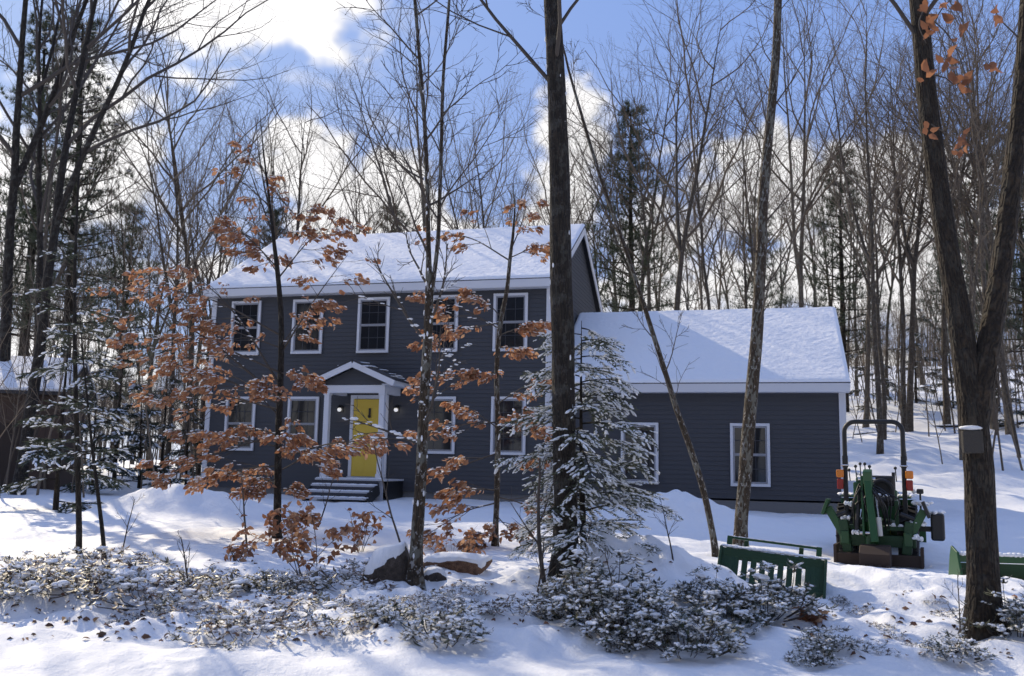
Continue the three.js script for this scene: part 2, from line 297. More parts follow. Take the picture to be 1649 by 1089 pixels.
{
  const XL = -4.99, XR = 4.94, DEP = 7.34, FT = 0.16, WT = 5.48, RIDGE = 8.1, GX = 12.05, GF = -0.11, GDEP = 6.9, GT = 2.82, GRIDGE = 5.38;
  // a lapped clapboard face: polygon outline given as list of [u0,u1] per course through a function width(y)
  const EXPO = 0.112, LAP = 0.014;
  function clapboards(y0, y1, span, holes = []) { // in the xy plane facing +z; span(y) -> [x0, x1]
    const p = [], n = [], uv = [], idx = []; let k = 0;
    const quad = (a, b, c, d, nx, ny, nz) => { for (const q of [a, b, c, d]) { p.push(...q); n.push(nx, ny, nz); uv.push(q[0], q[1]); } idx.push(k, k + 1, k + 2, k, k + 2, k + 3); k += 4; };
    for (let y = y0; y < y1 - 1e-4; y += EXPO) {
      const t = Math.min(y + EXPO, y1), [a0, a1] = span(y), [b0, b1] = span(t);
      let runs = [[a0, a1, b0, b1]];
      for (const [hx0, hx1, hy0, hy1] of holes) if (y + EXPO / 2 > hy0 && y + EXPO / 2 < hy1) runs = runs.flatMap((r) => (hx0 > r[0] && hx1 < r[1] ? [[r[0], hx0, r[2], hx0], [hx1, r[1], hx1, r[3]]] : [r]));
      for (const [p0, p1, q0, q1] of runs) {
        quad([p0, y, LAP], [p1, y, LAP], [q1, t, 0.002], [q0, t, 0.002], 0, 0.1, 0.995);
        quad([p0, y, 0], [p1, y, 0], [p1, y, LAP], [p0, y, LAP], 0, -1, 0);
      }
    }
    const g = new THREE.BufferGeometry(); g.setAttribute('position', new THREE.Float32BufferAttribute(p, 3)); g.setAttribute('normal', new THREE.Float32BufferAttribute(n, 3)); g.setAttribute('uv', new THREE.Float32BufferAttribute(uv, 2)); g.setIndex(idx);
    return g;
  }
  const U = 0.93, WX = [-3.89, -1.966, 0, 1.955, 3.854], win = [];
  for (const x of WX) win.push([x, 4.593, 1.53, 0]);
  for (const k of [0, 1, 3, 4]) win.push([WX[k], 1.9, 1.495, 0]);
  win.push([7.21, 1.254, 1.51, GF], [9.865, 1.254, 1.51, GF]);
  // solid cores, set behind the boards
  const wallCore = extruded([[0, FT], [-DEP, FT], [-DEP, WT], [-DEP / 2, RIDGE - 0.2], [0, WT]].map(([a, b]) => [a, b]), XR - XL - 0.02);
  moved(wallCore, 0, 0, 0, 0, Math.PI / 2, 0); // extrude axis z -> x, x -> -z
  wallCore.translate(XL + 0.01, 0, 0); wallCore.scale(1, 1, 1);
  { const b = new THREE.Box3().setFromBufferAttribute(wallCore.attributes.position); if (b.max.z > 1) wallCore.applyMatrix4(new THREE.Matrix4().makeScale(1, 1, -1)); }
  const sheath = mat(0.04, 0.045, 0.058, 0.9, { side: THREE.DoubleSide });
  part('wall', wallCore, sheath, house);
  const gCore = extruded([[GF, FT], [GF - GDEP, FT], [GF - GDEP, GT], [GF - GDEP / 2, GRIDGE - 0.2], [GF, GT]], GX - XR - 0.02);
  moved(gCore, 0, 0, 0, 0, Math.PI / 2, 0); gCore.translate(XR + 0.01, 0, 0);
  { const b = new THREE.Box3().setFromBufferAttribute(gCore.attributes.position); if (b.max.z > 1) gCore.applyMatrix4(new THREE.Matrix4().makeScale(1, 1, -1)); }
  part('garage_wall', gCore, sheath, house);
  const front = clapboards(FT, WT, () => [XL + 0.02, XR - 0.02]); front.translate(0, 0, 0.002);
  part('siding', front, M.siding, house, 'stuff');
  const gableSpan = (top, ridge, dep) => (y) => (y < top ? [0, dep] : [Math.min(dep / 2, (y - top) / (ridge - top) * dep / 2), dep - Math.min(dep / 2, (y - top) / (ridge - top) * dep / 2)]);
  const rightG = clapboards(FT, RIDGE - 0.16, gableSpan(WT, RIDGE - 0.1, DEP)); moved(rightG, XR - 0.008, 0, 0, 0, Math.PI / 2, 0);
  part('siding', rightG, M.siding, house, 'stuff');
  const leftG = clapboards(FT, RIDGE - 0.16, gableSpan(WT, RIDGE - 0.1, DEP)); moved(leftG, XL + 0.008, 0, -DEP, 0, -Math.PI / 2, 0);
  part('siding', leftG, M.siding, house, 'stuff');
  const gFront = clapboards(FT + 0.04, GT, () => [XR + 0.02, GX - 0.02]); gFront.translate(0, 0, GF + 0.002);
  part('siding', gFront, M.siding, house, 'stuff');
  const gRight = clapboards(FT + 0.04, GRIDGE - 0.16, gableSpan(GT, GRIDGE - 0.1, GDEP)); moved(gRight, GX - 0.008, 0, GF, 0, Math.PI / 2, 0);
  part('siding', gRight, M.siding, house, 'stuff');
  part('foundation', bx(XR - XL - 0.06, 0.7, DEP - 0.06, (XL + XR) / 2, -0.19, -DEP / 2), M.concrete, house);
  part('foundation', bx(GX - XR - 0.04, 0.8, GDEP - 0.02, (XR + GX) / 2, -0.19, GF - GDEP / 2), M.concrete, house);
  // corner boards
  const corner = (x, z, y0, y1, sx) => part('corner_board', merge([bx(0.13, y1 - y0, 0.03, x - sx * 0.065, (y0 + y1) / 2, z + 0.022, 0, 0, 0, 0.004), bx(0.03, y1 - y0, 0.13, x + sx * 0.012, (y0 + y1) / 2, z - 0.045, 0, 0, 0, 0.004)]), M.trim, house);
  corner(XL, 0, FT, WT, -1); corner(XR, 0, FT, WT, 1); corner(GX, GF, FT + 0.04, GT, 1);
  // roofs: deck, eave boards, rake boards, a sheet of snow
  function roof(name, x0, x1, zf, dep, eaveY, ridgeY, over, seed, rakes) {
    const zr = zf - dep / 2, ze = zf + over, sl = (ridgeY - eaveY) / (ze - zr), L = Math.hypot(ridgeY - eaveY, ze - zr), a = Math.atan(sl);
    const deck = [];
    for (const s of [1, -1]) deck.push(bx(x1 - x0, 0.05, L, (x0 + x1) / 2, (eaveY + ridgeY) / 2 - 0.03, zr + s * (ze - zr) / 2, s * a, 0, 0));
    const r = part(name, merge(deck), M.shingle, house);
    part('fascia', bx(x1 - x0 - 0.01, 0.21, 0.03, (x0 + x1) / 2, eaveY - 0.125, ze - 0.012, 0, 0, 0, 0.004), M.trim, r);
    part('soffit', bx(x1 - x0 - 0.06, 0.03, over, (x0 + x1) / 2, eaveY - 0.222, zf + over / 2 - 0.02), M.trim, r);
    for (const rx of rakes) for (const s of [1, -1]) part('rake_board', bx(0.035, 0.2, L - 0.02, rx, (eaveY + ridgeY) / 2 - 0.155, zr + s * (ze - zr) / 2 - s * 0.01, s * a, 0, 0, 0.004), M.trim, r);
    // snow on both slopes: a height field with the shingle courses and wind ripples showing through
    const NX = Math.round((x1 - x0) / 0.036), NV = Math.round(L / 0.036), p = [], uv = [], idx = [];
    for (let side = 0; side < 2; side++) {
      const s = side ? -1 : 1, b = p.length / 3;
      for (let j = 0; j <= NV; j++) for (let i = 0; i <= NX; i++) {
        const u = i / NX, v = j / NV, d = v * L, x = x0 + u * (x1 - x0);
        let h = 0.05 + 0.008 * fbm2(x * 0.7 + seed, d * 0.7, 2) + 0.008 * fbm2((x + d * 0.9) * 1.3 + seed, (x - d) * 7, 2) + 0.0045 * noise2(x * 8 + seed, d * 8) + 0.003 * noise2(x * 14 - seed, d * 14);
        const course = (d / 0.145) % 1; h += 0.005 * (1 - course) * (0.6 + 0.4 * noise2(x * 3, Math.floor(d / 0.145) * 7.3)) + 0.004 * noise2(Math.floor(x / 0.28 + 0.5 * (Math.floor(d / 0.145) % 2)) * 3.1, Math.floor(d / 0.145) * 5.7);
        const edge = Math.min(smoothstep(d, -0.001, 0.1), 1) * smoothstep(Math.min(x - x0, x1 - x), -0.001, 0.08); h *= i === 0 || i === NX || j === 0 ? 0 : 0.45 + 0.55 * edge;
        const yy = eaveY + d * Math.sin(a), zz = ze - d * Math.cos(a);
        p.push(x, yy + h * Math.cos(a), s > 0 ? zz + h * Math.sin(a) : 2 * zr - zz - h * Math.sin(a)); uv.push(x / 1.6, d / 1.6);
      }
      for (let j = 0; j < NV; j++) for (let i = 0; i < NX; i++) { const o = b + j * (NX + 1) + i; if (s > 0) idx.push(o, o + 1, o + NX + 1, o + 1, o + NX + 2, o + NX + 1); else idx.push(o, o + NX + 1, o + 1, o + 1, o + NX + 1, o + NX + 2); }
    }
    const g = new THREE.BufferGeometry(); g.setAttribute('position', new THREE.Float32BufferAttribute(p, 3)); g.setAttribute('uv', new THREE.Float32BufferAttribute(uv, 2)); g.setIndex(idx); g.computeVertexNormals();
    part('snow_cover', g, M.snow, r);
    return r;
  }
  roof('roof', XL - 0.17, XR + 0.17, 0, DEP, 5.7, RIDGE, 0.3, 3, [XL - 0.15, XR + 0.15]);
  roof('garage_roof', XR + 0.03, GX + 0.12, GF, GDEP, 2.98, GRIDGE - 0.02, 0.28, 31, [GX + 0.1]);
  // windows: casing, sash rails, muntins, panes
  const casing = (h) => { const w = U, t = 0.07; return merge([bx(w, t, 0.05, 0, h / 2 - t / 2, 0, 0, 0, 0, 0.006), bx(w, t, 0.06, 0, -h / 2 + t / 2, 0.004, 0, 0, 0, 0.006), bx(t, h - 2 * t, 0.05, -w / 2 + t / 2, 0, 0, 0, 0, 0, 0.006), bx(t, h - 2 * t, 0.05, w / 2 - t / 2, 0, 0, 0, 0, 0, 0.006)]); };
  const glassW = U - 0.15;
  for (const [x, y, h, z] of win) {
    const f = part('window', casing(h), M.trim, house); f.position.set(x, y, z + 0.05);
    const half = (h - 0.15) / 2;
    for (const s of [1, -1]) {
      const zz = s > 0 ? -0.004 : -0.014, sash = merge([bx(glassW, 0.035, 0.03, 0, s > 0 ? half - 0.018 : -half + 0.018, zz), bx(glassW, 0.035, 0.03, 0, s * 0.014, zz + 0.002), bx(0.032, half - 0.06, 0.03, -glassW / 2 + 0.016, s * half / 2, zz), bx(0.032, half - 0.06, 0.03, glassW / 2 - 0.016, s * half / 2, zz)]);
      part('sash', sash, s > 0 ? M.sash : M.sash, f);
      const grid = []; for (const gx of [-1, 1]) grid.push(bx(0.014, half - 0.04, 0.008, gx * glassW / 6, s * half / 2, zz - 0.004)); grid.push(bx(glassW - 0.04, 0.014, 0.007, 0, s * half / 2, zz - 0.004));
      part('muntin', merge(grid), M.muntin, f);
      for (const gx of [-1, 0, 1]) for (const gy of [-1, 1]) part('pane', bx(glassW / 3 - 0.012, half / 2 - 0.03, 0.004, gx * (glassW / 3 - 0.004), s * half / 2 + gy * (half / 4 - 0.004), zz - 0.008), M.glass, f);
    }
  }
  // the front door
  const DY = 0.49, dcase = merge([bx(0.09, 2.1, 0.05, -0.5, 1.05, 0, 0, 0, 0, 0.006), bx(0.09, 2.1, 0.05, 0.5, 1.05, 0, 0, 0, 0, 0.006), bx(1.09, 0.1, 0.055, 0, 2.15, 0.001, 0, 0, 0, 0.006)]);
  const dc = part('door_casing', dcase, M.trim, house); dc.position.set(-0.02, DY, 0.03);
  const leaf = part('door', bx(0.91, 2.05, 0.045, -0.02, DY + 1.06, 0.012), M.yellow, house);
  for (const [px, py, pw, ph] of [[-0.21, 0.35, 0.26, 0.5], [0.21, 0.35, 0.26, 0.5], [-0.21, 1.05, 0.26, 0.6], [0.21, 1.05, 0.26, 0.6], [-0.21, 1.66, 0.26, 0.34], [0.21, 1.66, 0.26, 0.34]]) part('door_panel', bx(pw, ph, 0.02, px - 0.02, DY + py + 0.05, 0.03, 0, 0, 0, 0.008), M.yellow, leaf);
  part('knocker', merge([bx(0.065, 0.26, 0.02, 0.0, DY + 1.72, 0.046, 0, 0, 0, 0.008), moved(new THREE.TorusGeometry(0.04, 0.009, 6, 14), 0, DY + 1.63, 0.06)]), M.black, leaf);
  part('handle', merge([rod(V(-0.4, DY + 0.98, 0.03), V(-0.4, DY + 0.98, 0.09), 0.014), moved(new THREE.SphereGeometry(0.032, 10, 8), -0.4, DY + 0.98, 0.1)]), mat(0.3, 0.28, 0.25, 0.3, { metalness: 0.9 }), leaf);
  part('threshold', bx(1.1, 0.05, 0.12, -0.02, DY + 0.005, 0.05), M.deck, house);
  // portico
  const PF = 1.02, PX = 0.0, colX = 0.77;
  const porch = part('portico', merge([bx(2 * colX + 0.16, 0.2, 0.16, PX, 2.765, PF, 0, 0, 0, 0.008), bx(0.16, 0.2, PF - 0.1, PX - colX, 2.765, (PF - 0.08) / 2, 0, 0, 0, 0.008), bx(0.16, 0.2, PF - 0.1, PX + colX, 2.765, (PF - 0.08) / 2, 0, 0, 0, 0.008), bx(2 * colX, 0.02, PF - 0.1, PX, 2.87, (PF - 0.05) / 2)]), M.trim, house);
  for (const s of [-1, 1]) {
    part('column', merge([bx(0.14, 2.1, 0.14, PX + s * colX, 1.6, PF, 0, 0, 0, 0.008), bx(0.18, 0.12, 0.18, PX + s * colX, 0.55, PF, 0, 0, 0, 0.008), bx(0.175, 0.06, 0.175, PX + s * colX, 2.64, PF, 0, 0, 0, 0.008)]), M.trim, porch);
    const a = Math.atan2(0.5, 1.17), L = Math.hypot(0.5, 1.17);
    part('rake_board', bx(L, 0.15, 0.04, PX + s * 0.585, 3.14, PF + 0.25, 0, 0, -s * a, 0.005), M.trim, porch);
    part('roof_slope', bx(L + 0.03, 0.05, PF + 0.26, PX + s * 0.59, 3.245, (PF + 0.26) / 2 - 0.005, 0, 0, -s * a), M.shingle, porch);
    part('eave_board', bx(0.04, 0.14, PF + 0.2, PX + s * 1.12, 2.92, (PF + 0.2) / 2, 0, 0, 0, 0.005), M.trim, porch);
    part('soffit', bx(0.32, 0.02, PF + 0.2, PX + s * 0.97, 2.875, (PF + 0.2) / 2), M.trim, porch);
  }
  const tri = clapboards(2.87, 3.28, (y) => { const w = Math.max(0.02, (3.32 - y) / 0.427); return [PX - Math.min(w, 1.0), PX + Math.min(w, 1.0)]; }); tri.translate(0, 0, PF + 0.06);
  part('gable_siding', tri, M.siding, porch, 'stuff');
  const ps = new Shape3(), pr = rngOf(5); for (let k = 0; k < 26; k++) { const s = k % 2 ? 1 : -1, t = 0.08 + 0.9 * pr(); ps.lump(PX + s * 1.15 * t, 3.5 - 0.49 * t, 0.1 + pr() * (PF + 0.05), 0.2, 0.022, 0.2, pr); }
  part('snow', ps.geometry(), M.snowLoad, porch, 'stuff');
  // porch floor and steps
  const st = part('porch_floor', bx(1.95, 0.05, PF + 0.22, 0.06, 0.455, (PF + 0.22) / 2 + 0.01, 0, 0, 0, 0.008), M.deck, house);
  part('skirt', bx(1.8, 0.5, 0.03, 0.02, 0.17, PF + 0.12), M.deck, st);
  part('skirt', bx(0.03, 0.5, PF, 0.99, 0.17, PF / 2), M.black, st);
  part('skirt', bx(0.03, 0.5, PF, -0.88, 0.17, PF / 2), M.black, st);
  for (let k = 1; k <= 3; k++) {
    part('tread', bx(1.72, 0.045, 0.31, -0.02, 0.455 - 0.15 * k, PF + 0.22 + 0.28 * k - 0.14, 0, 0, 0, 0.008), M.deck, st);
    part('riser', bx(1.68, 0.105, 0.02, -0.02, 0.455 - 0.15 * k + 0.075, PF + 0.22 + 0.28 * k - 0.275), M.muntin, st);
  }
  part('stringer', bx(0.04, 0.3, 0.8, 0.83, 0.1, PF + 0.55, 0.38), M.black, st); part('stringer', bx(0.04, 0.3, 0.8, -0.87, 0.1, PF + 0.55, 0.38), M.black, st);
  const sv = new Shape3(), sr = rngOf(9); for (let k = 1; k <= 3; k++) for (let q = 0; q < 7; q++) sv.lump(-0.75 + q * 0.24 + sr() * 0.06, 0.485 - 0.15 * k, PF + 0.22 + 0.28 * k - 0.12, 0.16, 0.025, 0.11, sr);
  for (let q = 0; q < 9; q++) sv.lump(-0.78 + q * 0.2, 0.485, PF + 0.12, 0.14, 0.018, 0.1, sr);
  part('snow', sv.geometry(), M.snowLoad, st, 'stuff');
  // wall lanterns, doorbell box, vent
  for (const x of [-0.84, 0.79]) {
    const l = part('wall_lantern', merge([bx(0.1, 0.2, 0.02, x, 2.32, 0.03, 0, 0, 0, 0.005), rod(V(x, 2.4, 0.03), V(x, 2.4, 0.15), 0.012), moved(new THREE.ConeGeometry(0.085, 0.09, 12), x, 2.38, 0.15)]), M.black, house);
    part('light_bulb', moved(new THREE.SphereGeometry(0.055, 12, 10), x, 2.29, 0.15), M.bulb, l);
    const p = new THREE.PointLight(new THREE.Color().setRGB(1, 0.93, 0.8), 0.02); p.position.set(x, 2.29, 0.15); p.castShadow = true; p.name = 'lantern_light'; house.add(p);
  }
  part('outlet_box', bx(0.09, 0.13, 0.05, -1.02, 0.86, 0.04, 0, 0, 0, 0.006), M.trim, house);
}
// ---------------------------------------------------------------- trees
const GOLD = 2.399963;
const UPV = V(0, 1, 0);
function spread(dir, angle, az) { // a direction at `angle` from dir, turned by az about it
  const a = Math.abs(dir.y) > 0.9 ? V(1, 0, 0.2) : V(0, 1, 0), s = V(0, 0, 0).crossVectors(dir, a).normalize(), t = V(0, 0, 0).crossVectors(dir, s);
  return dir.clone().multiplyScalar(Math.cos(angle)).addScaledVector(s, Math.sin(angle) * Math.cos(az)).addScaledVector(t, Math.sin(angle) * Math.sin(az)).normalize();
}
function pathFrom(rng, start, dir, len, n, wob, up) {
  const pts = [start.clone()], d = dir.clone(), p = start.clone();
  for (let k = 0; k < n; k++) {
    d.x += (rng() - 0.5) * wob; d.y += (rng() - 0.5) * wob * 0.7 + up; d.z += (rng() - 0.5) * wob; d.normalize();
    p.addScaledVector(d, len / n); pts.push(p.clone());
  }
  return pts;
}
const along3 = (pts, t) => { const f = t * (pts.length - 1), k = Math.min(pts.length - 2, Math.floor(f)); return pts[k].clone().lerp(pts[k + 1], f - k); };
const dirAt = (pts, t) => { const k = Math.min(pts.length - 2, Math.floor(t * (pts.length - 1))); return pts[k + 1].clone().sub(pts[k]).normalize(); };
const taper = (n, r0, r1, pow = 1) => Array.from({ length: n }, (_, k) => lerp(r0, r1, Math.pow(k / (n - 1), pow)));
// limbs, branches and twigs: P holds one entry per level
function branchOut(s, rng, pts, len, r0, level, P, sites, snowSites) {
  const kids = Math.max(1, Math.round(P.kids[level] * (0.8 + 0.4 * rng()))), from = P.from[level];
  let az = rng() * 6.28;
  for (let k = 0; k < kids; k++) {
    const t = lerp(from, 0.98, (k + 0.3 + 0.6 * rng()) / kids), o = along3(pts, Math.min(t, 0.999)), d0 = dirAt(pts, t);
    az += GOLD + (rng() - 0.5);
    const ang = P.ang[level] * (0.75 + 0.5 * rng()), d = spread(d0, ang, az); if (P.flat) { d.y *= P.flat; d.normalize(); }
    const L = len * P.ratio[level] * (1.15 - 0.6 * (t - from) / (1 - from)) * (0.7 + 0.6 * rng()), r = Math.max(P.min, Math.min(r0 * (1 - 0.75 * t) * P.thin[level], L * 0.02 + 0.002));
    const q = pathFrom(rng, o, d, L, P.seg[level], P.wob[level], P.up[level]);
    s.tube(q, taper(q.length, r, Math.max(P.min * 0.6, r * 0.28)), P.sides[level]);
    if (snowSites && level < 2) snowSites.push([q, r]);
    if (sites && level >= P.leafFrom) sites.push(q);
    if (level + 1 < P.kids.length) branchOut(s, rng, q, L, r, level + 1, P, sites, snowSites);
  }
}
const WOODS = { kids: [10, 6, 6], from: [0.38, 0.22, 0.15], ang: [0.62, 0.6, 0.6], ratio: [0.36, 0.46, 0.5], thin: [0.62, 0.62, 0.6], seg: [8, 6, 4], wob: [0.5, 0.6, 0.6], up: [0.075, 0.04, 0.02], sides: [5, 4, 3], min: 0.0045, leafFrom: 9 };
function bareTree(name, label, seed, h, r, P = WOODS, bark = M.barkGrey, twig = M.barkTwigGrey, lean = 0.05) {
  const g = thing(name, label, 'tree'), rng = rngOf(seed), tr = new Shape3(), br = new Shape3();
  const pts = pathFrom(rng, V(0, -0.3, 0), V((rng() - 0.5) * lean * 2, 1, (rng() - 0.5) * lean * 2).normalize(), h, 16, 0.12, 0.03);
  const rad = pts.map((p, k) => { const t = k / 16; return r * (k === 0 ? 1.35 : 1) * (1 - 0.965 * t ** 1.05) + 0.004; });
  tr.tube(pts, rad, 9);
  // a fork: a second leader
  if (rng() < 0.7) {
    const t = 0.35 + 0.3 * rng(), o = along3(pts, t), q = pathFrom(rng, o, spread(UPV, 0.35, rng() * 6.28), h * (1 - t) * 0.95, 11, 0.13, 0.05);
    tr.tube(q, taper(q.length, r * (1 - 0.8 * t) * 0.85, 0.012), 7);
    branchOut(br, rng, q, h * 0.75, r * (1 - t), 0, { ...P, from: [0.15, 0.2, 0.2], kids: P.kids.map((k, i) => (i ? k : Math.round(k * 0.7))) });
  }
  branchOut(br, rng, pts, h, r, 0, P);
  part('trunk', tr.geometry(), bark, g); part('branches', br.geometry(), twig, g);
  return g;
}
// white pine: whorls of level limbs that carry tufts of long needles
function pineTree(label, seed, h, r, from = 0.3, snow = 0) {
  const g = thing('pine_tree', label, 'tree'), rng = rngOf(seed), tr = new Shape3(), nd = new Shape3(), sw = new Shape3();
  const pts = pathFrom(rng, V(0, -0.3, 0), UPV.clone(), h, 12, 0.03, 0.02);
  tr.tube(pts, pts.map((_, k) => r * (1 - 0.9 * k / 12) + 0.01), 8);
  const whorls = Math.round(h * 1.5);
  for (let w = 0; w < whorls; w++) {
    const t = lerp(from, 0.985, w / (whorls - 1)), n = 3 + Math.floor(rng() * 3), reach = (1.08 - t) * h * 0.3 * (0.6 + 0.55 * rng()) + 0.35;
    for (let k = 0; k < n; k++) {
      const az = k / n * 6.28 + w * 1.3 + rng(), q = pathFrom(rng, along3(pts, t), V(Math.cos(az), 0.1 + 0.5 * (t - 0.4), Math.sin(az)).normalize(), reach * (0.5 + 0.6 * rng()), 5, 0.18, 0.03);
      tr.tube(q, taper(q.length, 0.02 + reach * 0.006, 0.006), 4);
      const tufts = Math.round(7 + reach * 7);
      for (let f = 0; f < tufts; f++) {
        const tt = 0.25 + 0.75 * (f + rng()) / tufts, c = along3(q, Math.min(0.999, tt)).add(V((rng() - 0.5) * 0.7, (rng() - 0.3) * 0.3, (rng() - 0.5) * 0.7).multiplyScalar(Math.min(1, reach * 0.5))), ax = dirAt(q, tt), tone = 0.7 + 0.6 * rng();
        for (let e = 0; e < 15; e++) { const d = spread(ax, 0.3 + 1.1 * rng(), rng() * 6.28); d.y += 0.25; d.normalize(); nd.needle(c, d, V(-d.z, 0, d.x).normalize(), 0.2 + 0.14 * rng(), 0.024, [0.055 * tone, 0.072 * tone, 0.038 * tone]); }
        if (rng() < snow) sw.lump(c.x, c.y + 0.05, c.z, 0.09 + 0.08 * rng(), 0.025, 0.08 + 0.08 * rng(), rng, PEBBLE, rng() * 6);
      }
    }
  }
  part('trunk', tr.geometry(), M.barkBrown, g); part('crown', nd.geometry(), M.needles, g);
  if (snow) part('snow', sw.geometry(), M.snowLoad, g, 'stuff');
  return g;
}
// hemlock or fir: drooping flat sprays with snow lying on them
function sprayTree(name, label, seed, h, r, reach0, opts = {}) {
  const { from = 0.08, to = 0.98, density = 1, snow = 0.5, blade = 0.075, wid = 0.022, droop = -0.07, long = 1.1, pad = 1, pw = 0.8, trunkPath, tone: tn = [0.05, 0.062, 0.034] } = opts;
  const g = thing(name, label, 'tree'), rng = rngOf(seed), tr = new Shape3(), nd = new Shape3(), sw = new Shape3();
  const pts = trunkPath ?? pathFrom(rng, V(0, -0.2, 0), UPV.clone(), h, 10, 0.05, 0.02);
  tr.tube(pts, pts.map((_, k) => r * (1 - 0.97 * k / (pts.length - 1)) + 0.002), 8);
  const tiers = Math.round(h * 9 * density);
  for (let w = 0; w < tiers; w++) {
    const t = lerp(from, to, (w + rng() * 0.8) / tiers), az = w * GOLD + rng() * 0.8, L = reach0 * (1.04 - t) ** pw * (0.55 + 0.6 * rng()) + 0.12;
    const q = pathFrom(rng, along3(pts, Math.min(t, 0.995)), V(Math.cos(az), 0.05 + 0.35 * rng(), Math.sin(az)).normalize(), L, 6, 0.16, droop);
    tr.tube(q, taper(q.length, 0.006 + L * 0.006, 0.003), 4);
    const side = Math.max(3, Math.round(L / 0.09 * Math.sqrt(density)));
    for (let f = 0; f < side; f++) for (const sgn of [-1, 1]) {
      const tt = 0.16 + 0.84 * (f + rng() * 0.7) / side, o = along3(q, Math.min(tt, 0.999)), d0 = dirAt(q, tt), cr = V(-d0.z * sgn, 0, d0.x * sgn), d = d0.clone().multiplyScalar(0.75).add(cr.multiplyScalar(0.75)).add(V(0, (rng() - 0.6) * 0.75, 0)).normalize();
      const sl = (0.11 + 0.3 * L * (1 - tt) + 0.07 * rng()) * long, q2 = pathFrom(rng, o, d, sl, 3, 0.25, droop * 1.3), m = Math.max(2, Math.round(sl / 0.038)), tone = 0.65 + 0.7 * rng();
      for (let e = 0; e < m; e++) {
        const u = (e + 0.5) / m, c = along3(q2, Math.min(u, 0.999)), dd = dirAt(q2, u), sd = V(-dd.z, 0, dd.x).normalize();
        for (let z = -1; z < 3; z++) { const bd = dd.clone().multiplyScalar(0.5 + 0.4 * rng()).addScaledVector(sd, (z % 2 ? 1 : -1) * (0.5 + 0.4 * rng())).add(V(0, (rng() - 0.5) * 0.6, 0)).normalize(); nd.needle(c, bd, spread(bd, 1.57, rng() * 6.28), blade * (0.6 + 0.7 * rng()), wid, [tn[0] * tone, tn[1] * tone, tn[2] * tone]); }
        if (rng() < snow) { const w = blade * (0.3 + 0.4 * rng()) * pad, pd = dd.clone().add(V((rng() - 0.5) * 0.9, (rng() - 0.5) * 0.5, (rng() - 0.5) * 0.9)).normalize(); sw.pod(c, pd, V(-pd.z, 0, pd.x).normalize(), w * (1.6 + rng()), w * (0.5 + 0.4 * rng()), w * (0.16 + 0.16 * rng())); }
      }
    }
  }
  part('trunk', tr.geometry(), opts.bark ?? M.barkBrown, g); part('foliage', nd.geometry(), M.needles, g, 'stuff'); part('snow', sw.geometry(), M.snowLoad, g, 'stuff');
  return g;
}
// snow lying along the upper side of limbs
function snowOn(s, rng, list, share = 0.6) {
  for (const [q, r] of list) for (let k = 0; k < q.length - 1; k++) if (rng() < share) {
    const a = q[k], b = q[k + 1], d = b.clone().sub(a), L = d.length(); if (d.y / L > 0.8) continue;
    const n = Math.ceil(L / 0.07); for (let e = 0; e < n; e++) if (rng() < 0.6) { const c = a.clone().lerp(b, (e + rng()) / n), w = 0.6 + 0.8 * rng(); s.lump(c.x, c.y + r * 0.9, c.z, 0.04 * w, Math.min(0.016, 0.006 + r * 0.5) * w, r * 0.9 + 0.005, rng, PEBBLE, Math.atan2(-d.z, d.x)); }
  }
}
// --- a foreground trunk drawn through picture points at one depth, built round its own foot
function trunkThing(name, label, base, points, Z, widths, bark, sides = 12, more = 0, dz = 0) {
  const g = thing(name, label, 'tree', [base.x, base.y, base.z]);
  const raw = points.map(([px, py], k) => at(px, py, Z + dz * k / points.length).sub(base));
  raw.unshift(V(raw[0].x, -0.25, raw[0].z)); if (raw[1].y < 0.05) raw[1].y = 0.05;
  const curve = new THREE.CatmullRomCurve3(raw, false, 'centripetal'), n = 44, pts = curve.getPoints(n);
  const ws = [widths[0] * 1.12, ...widths].map((w) => w / 1505 * Z / 2), lens = raw.map((_, k) => k / (raw.length - 1));
  const rad = pts.map((p, k) => { const t = k / n * (raw.length - 1), i = Math.min(raw.length - 2, Math.floor(t)); return lerp(ws[i], ws[i + 1], t - i); });
  if (more) { const rng = rngOf(name.length * 31 + Math.round(Z * 10)), q = pathFrom(rng, pts[n], dirAt(pts, 0.98), more, 8, 0.1, 0.03); for (let k = 1; k < q.length; k++) { pts.push(q[k]); rad.push(lerp(rad[n], 0.004, k / (q.length - 1))); } }
  return { g, pts, rad, sides, bark, flare: (q, s, y) => 1 + (y < 0.45 ? (0.45 - y) ** 2 * 1.6 * (1 + 0.5 * Math.sin(q * 5 + 1)) : 0) + 0.035 * Math.sin(q * 3 + s * 0.7) + 0.025 * Math.sin(q * 7 + s * 1.3) };
}
function finishTrunk(T, name = 'trunk') { const s = new Shape3(); s.tube(T.pts, T.rad, T.sides, T.flare); return part(name, s.geometry(), T.bark, T.g); }

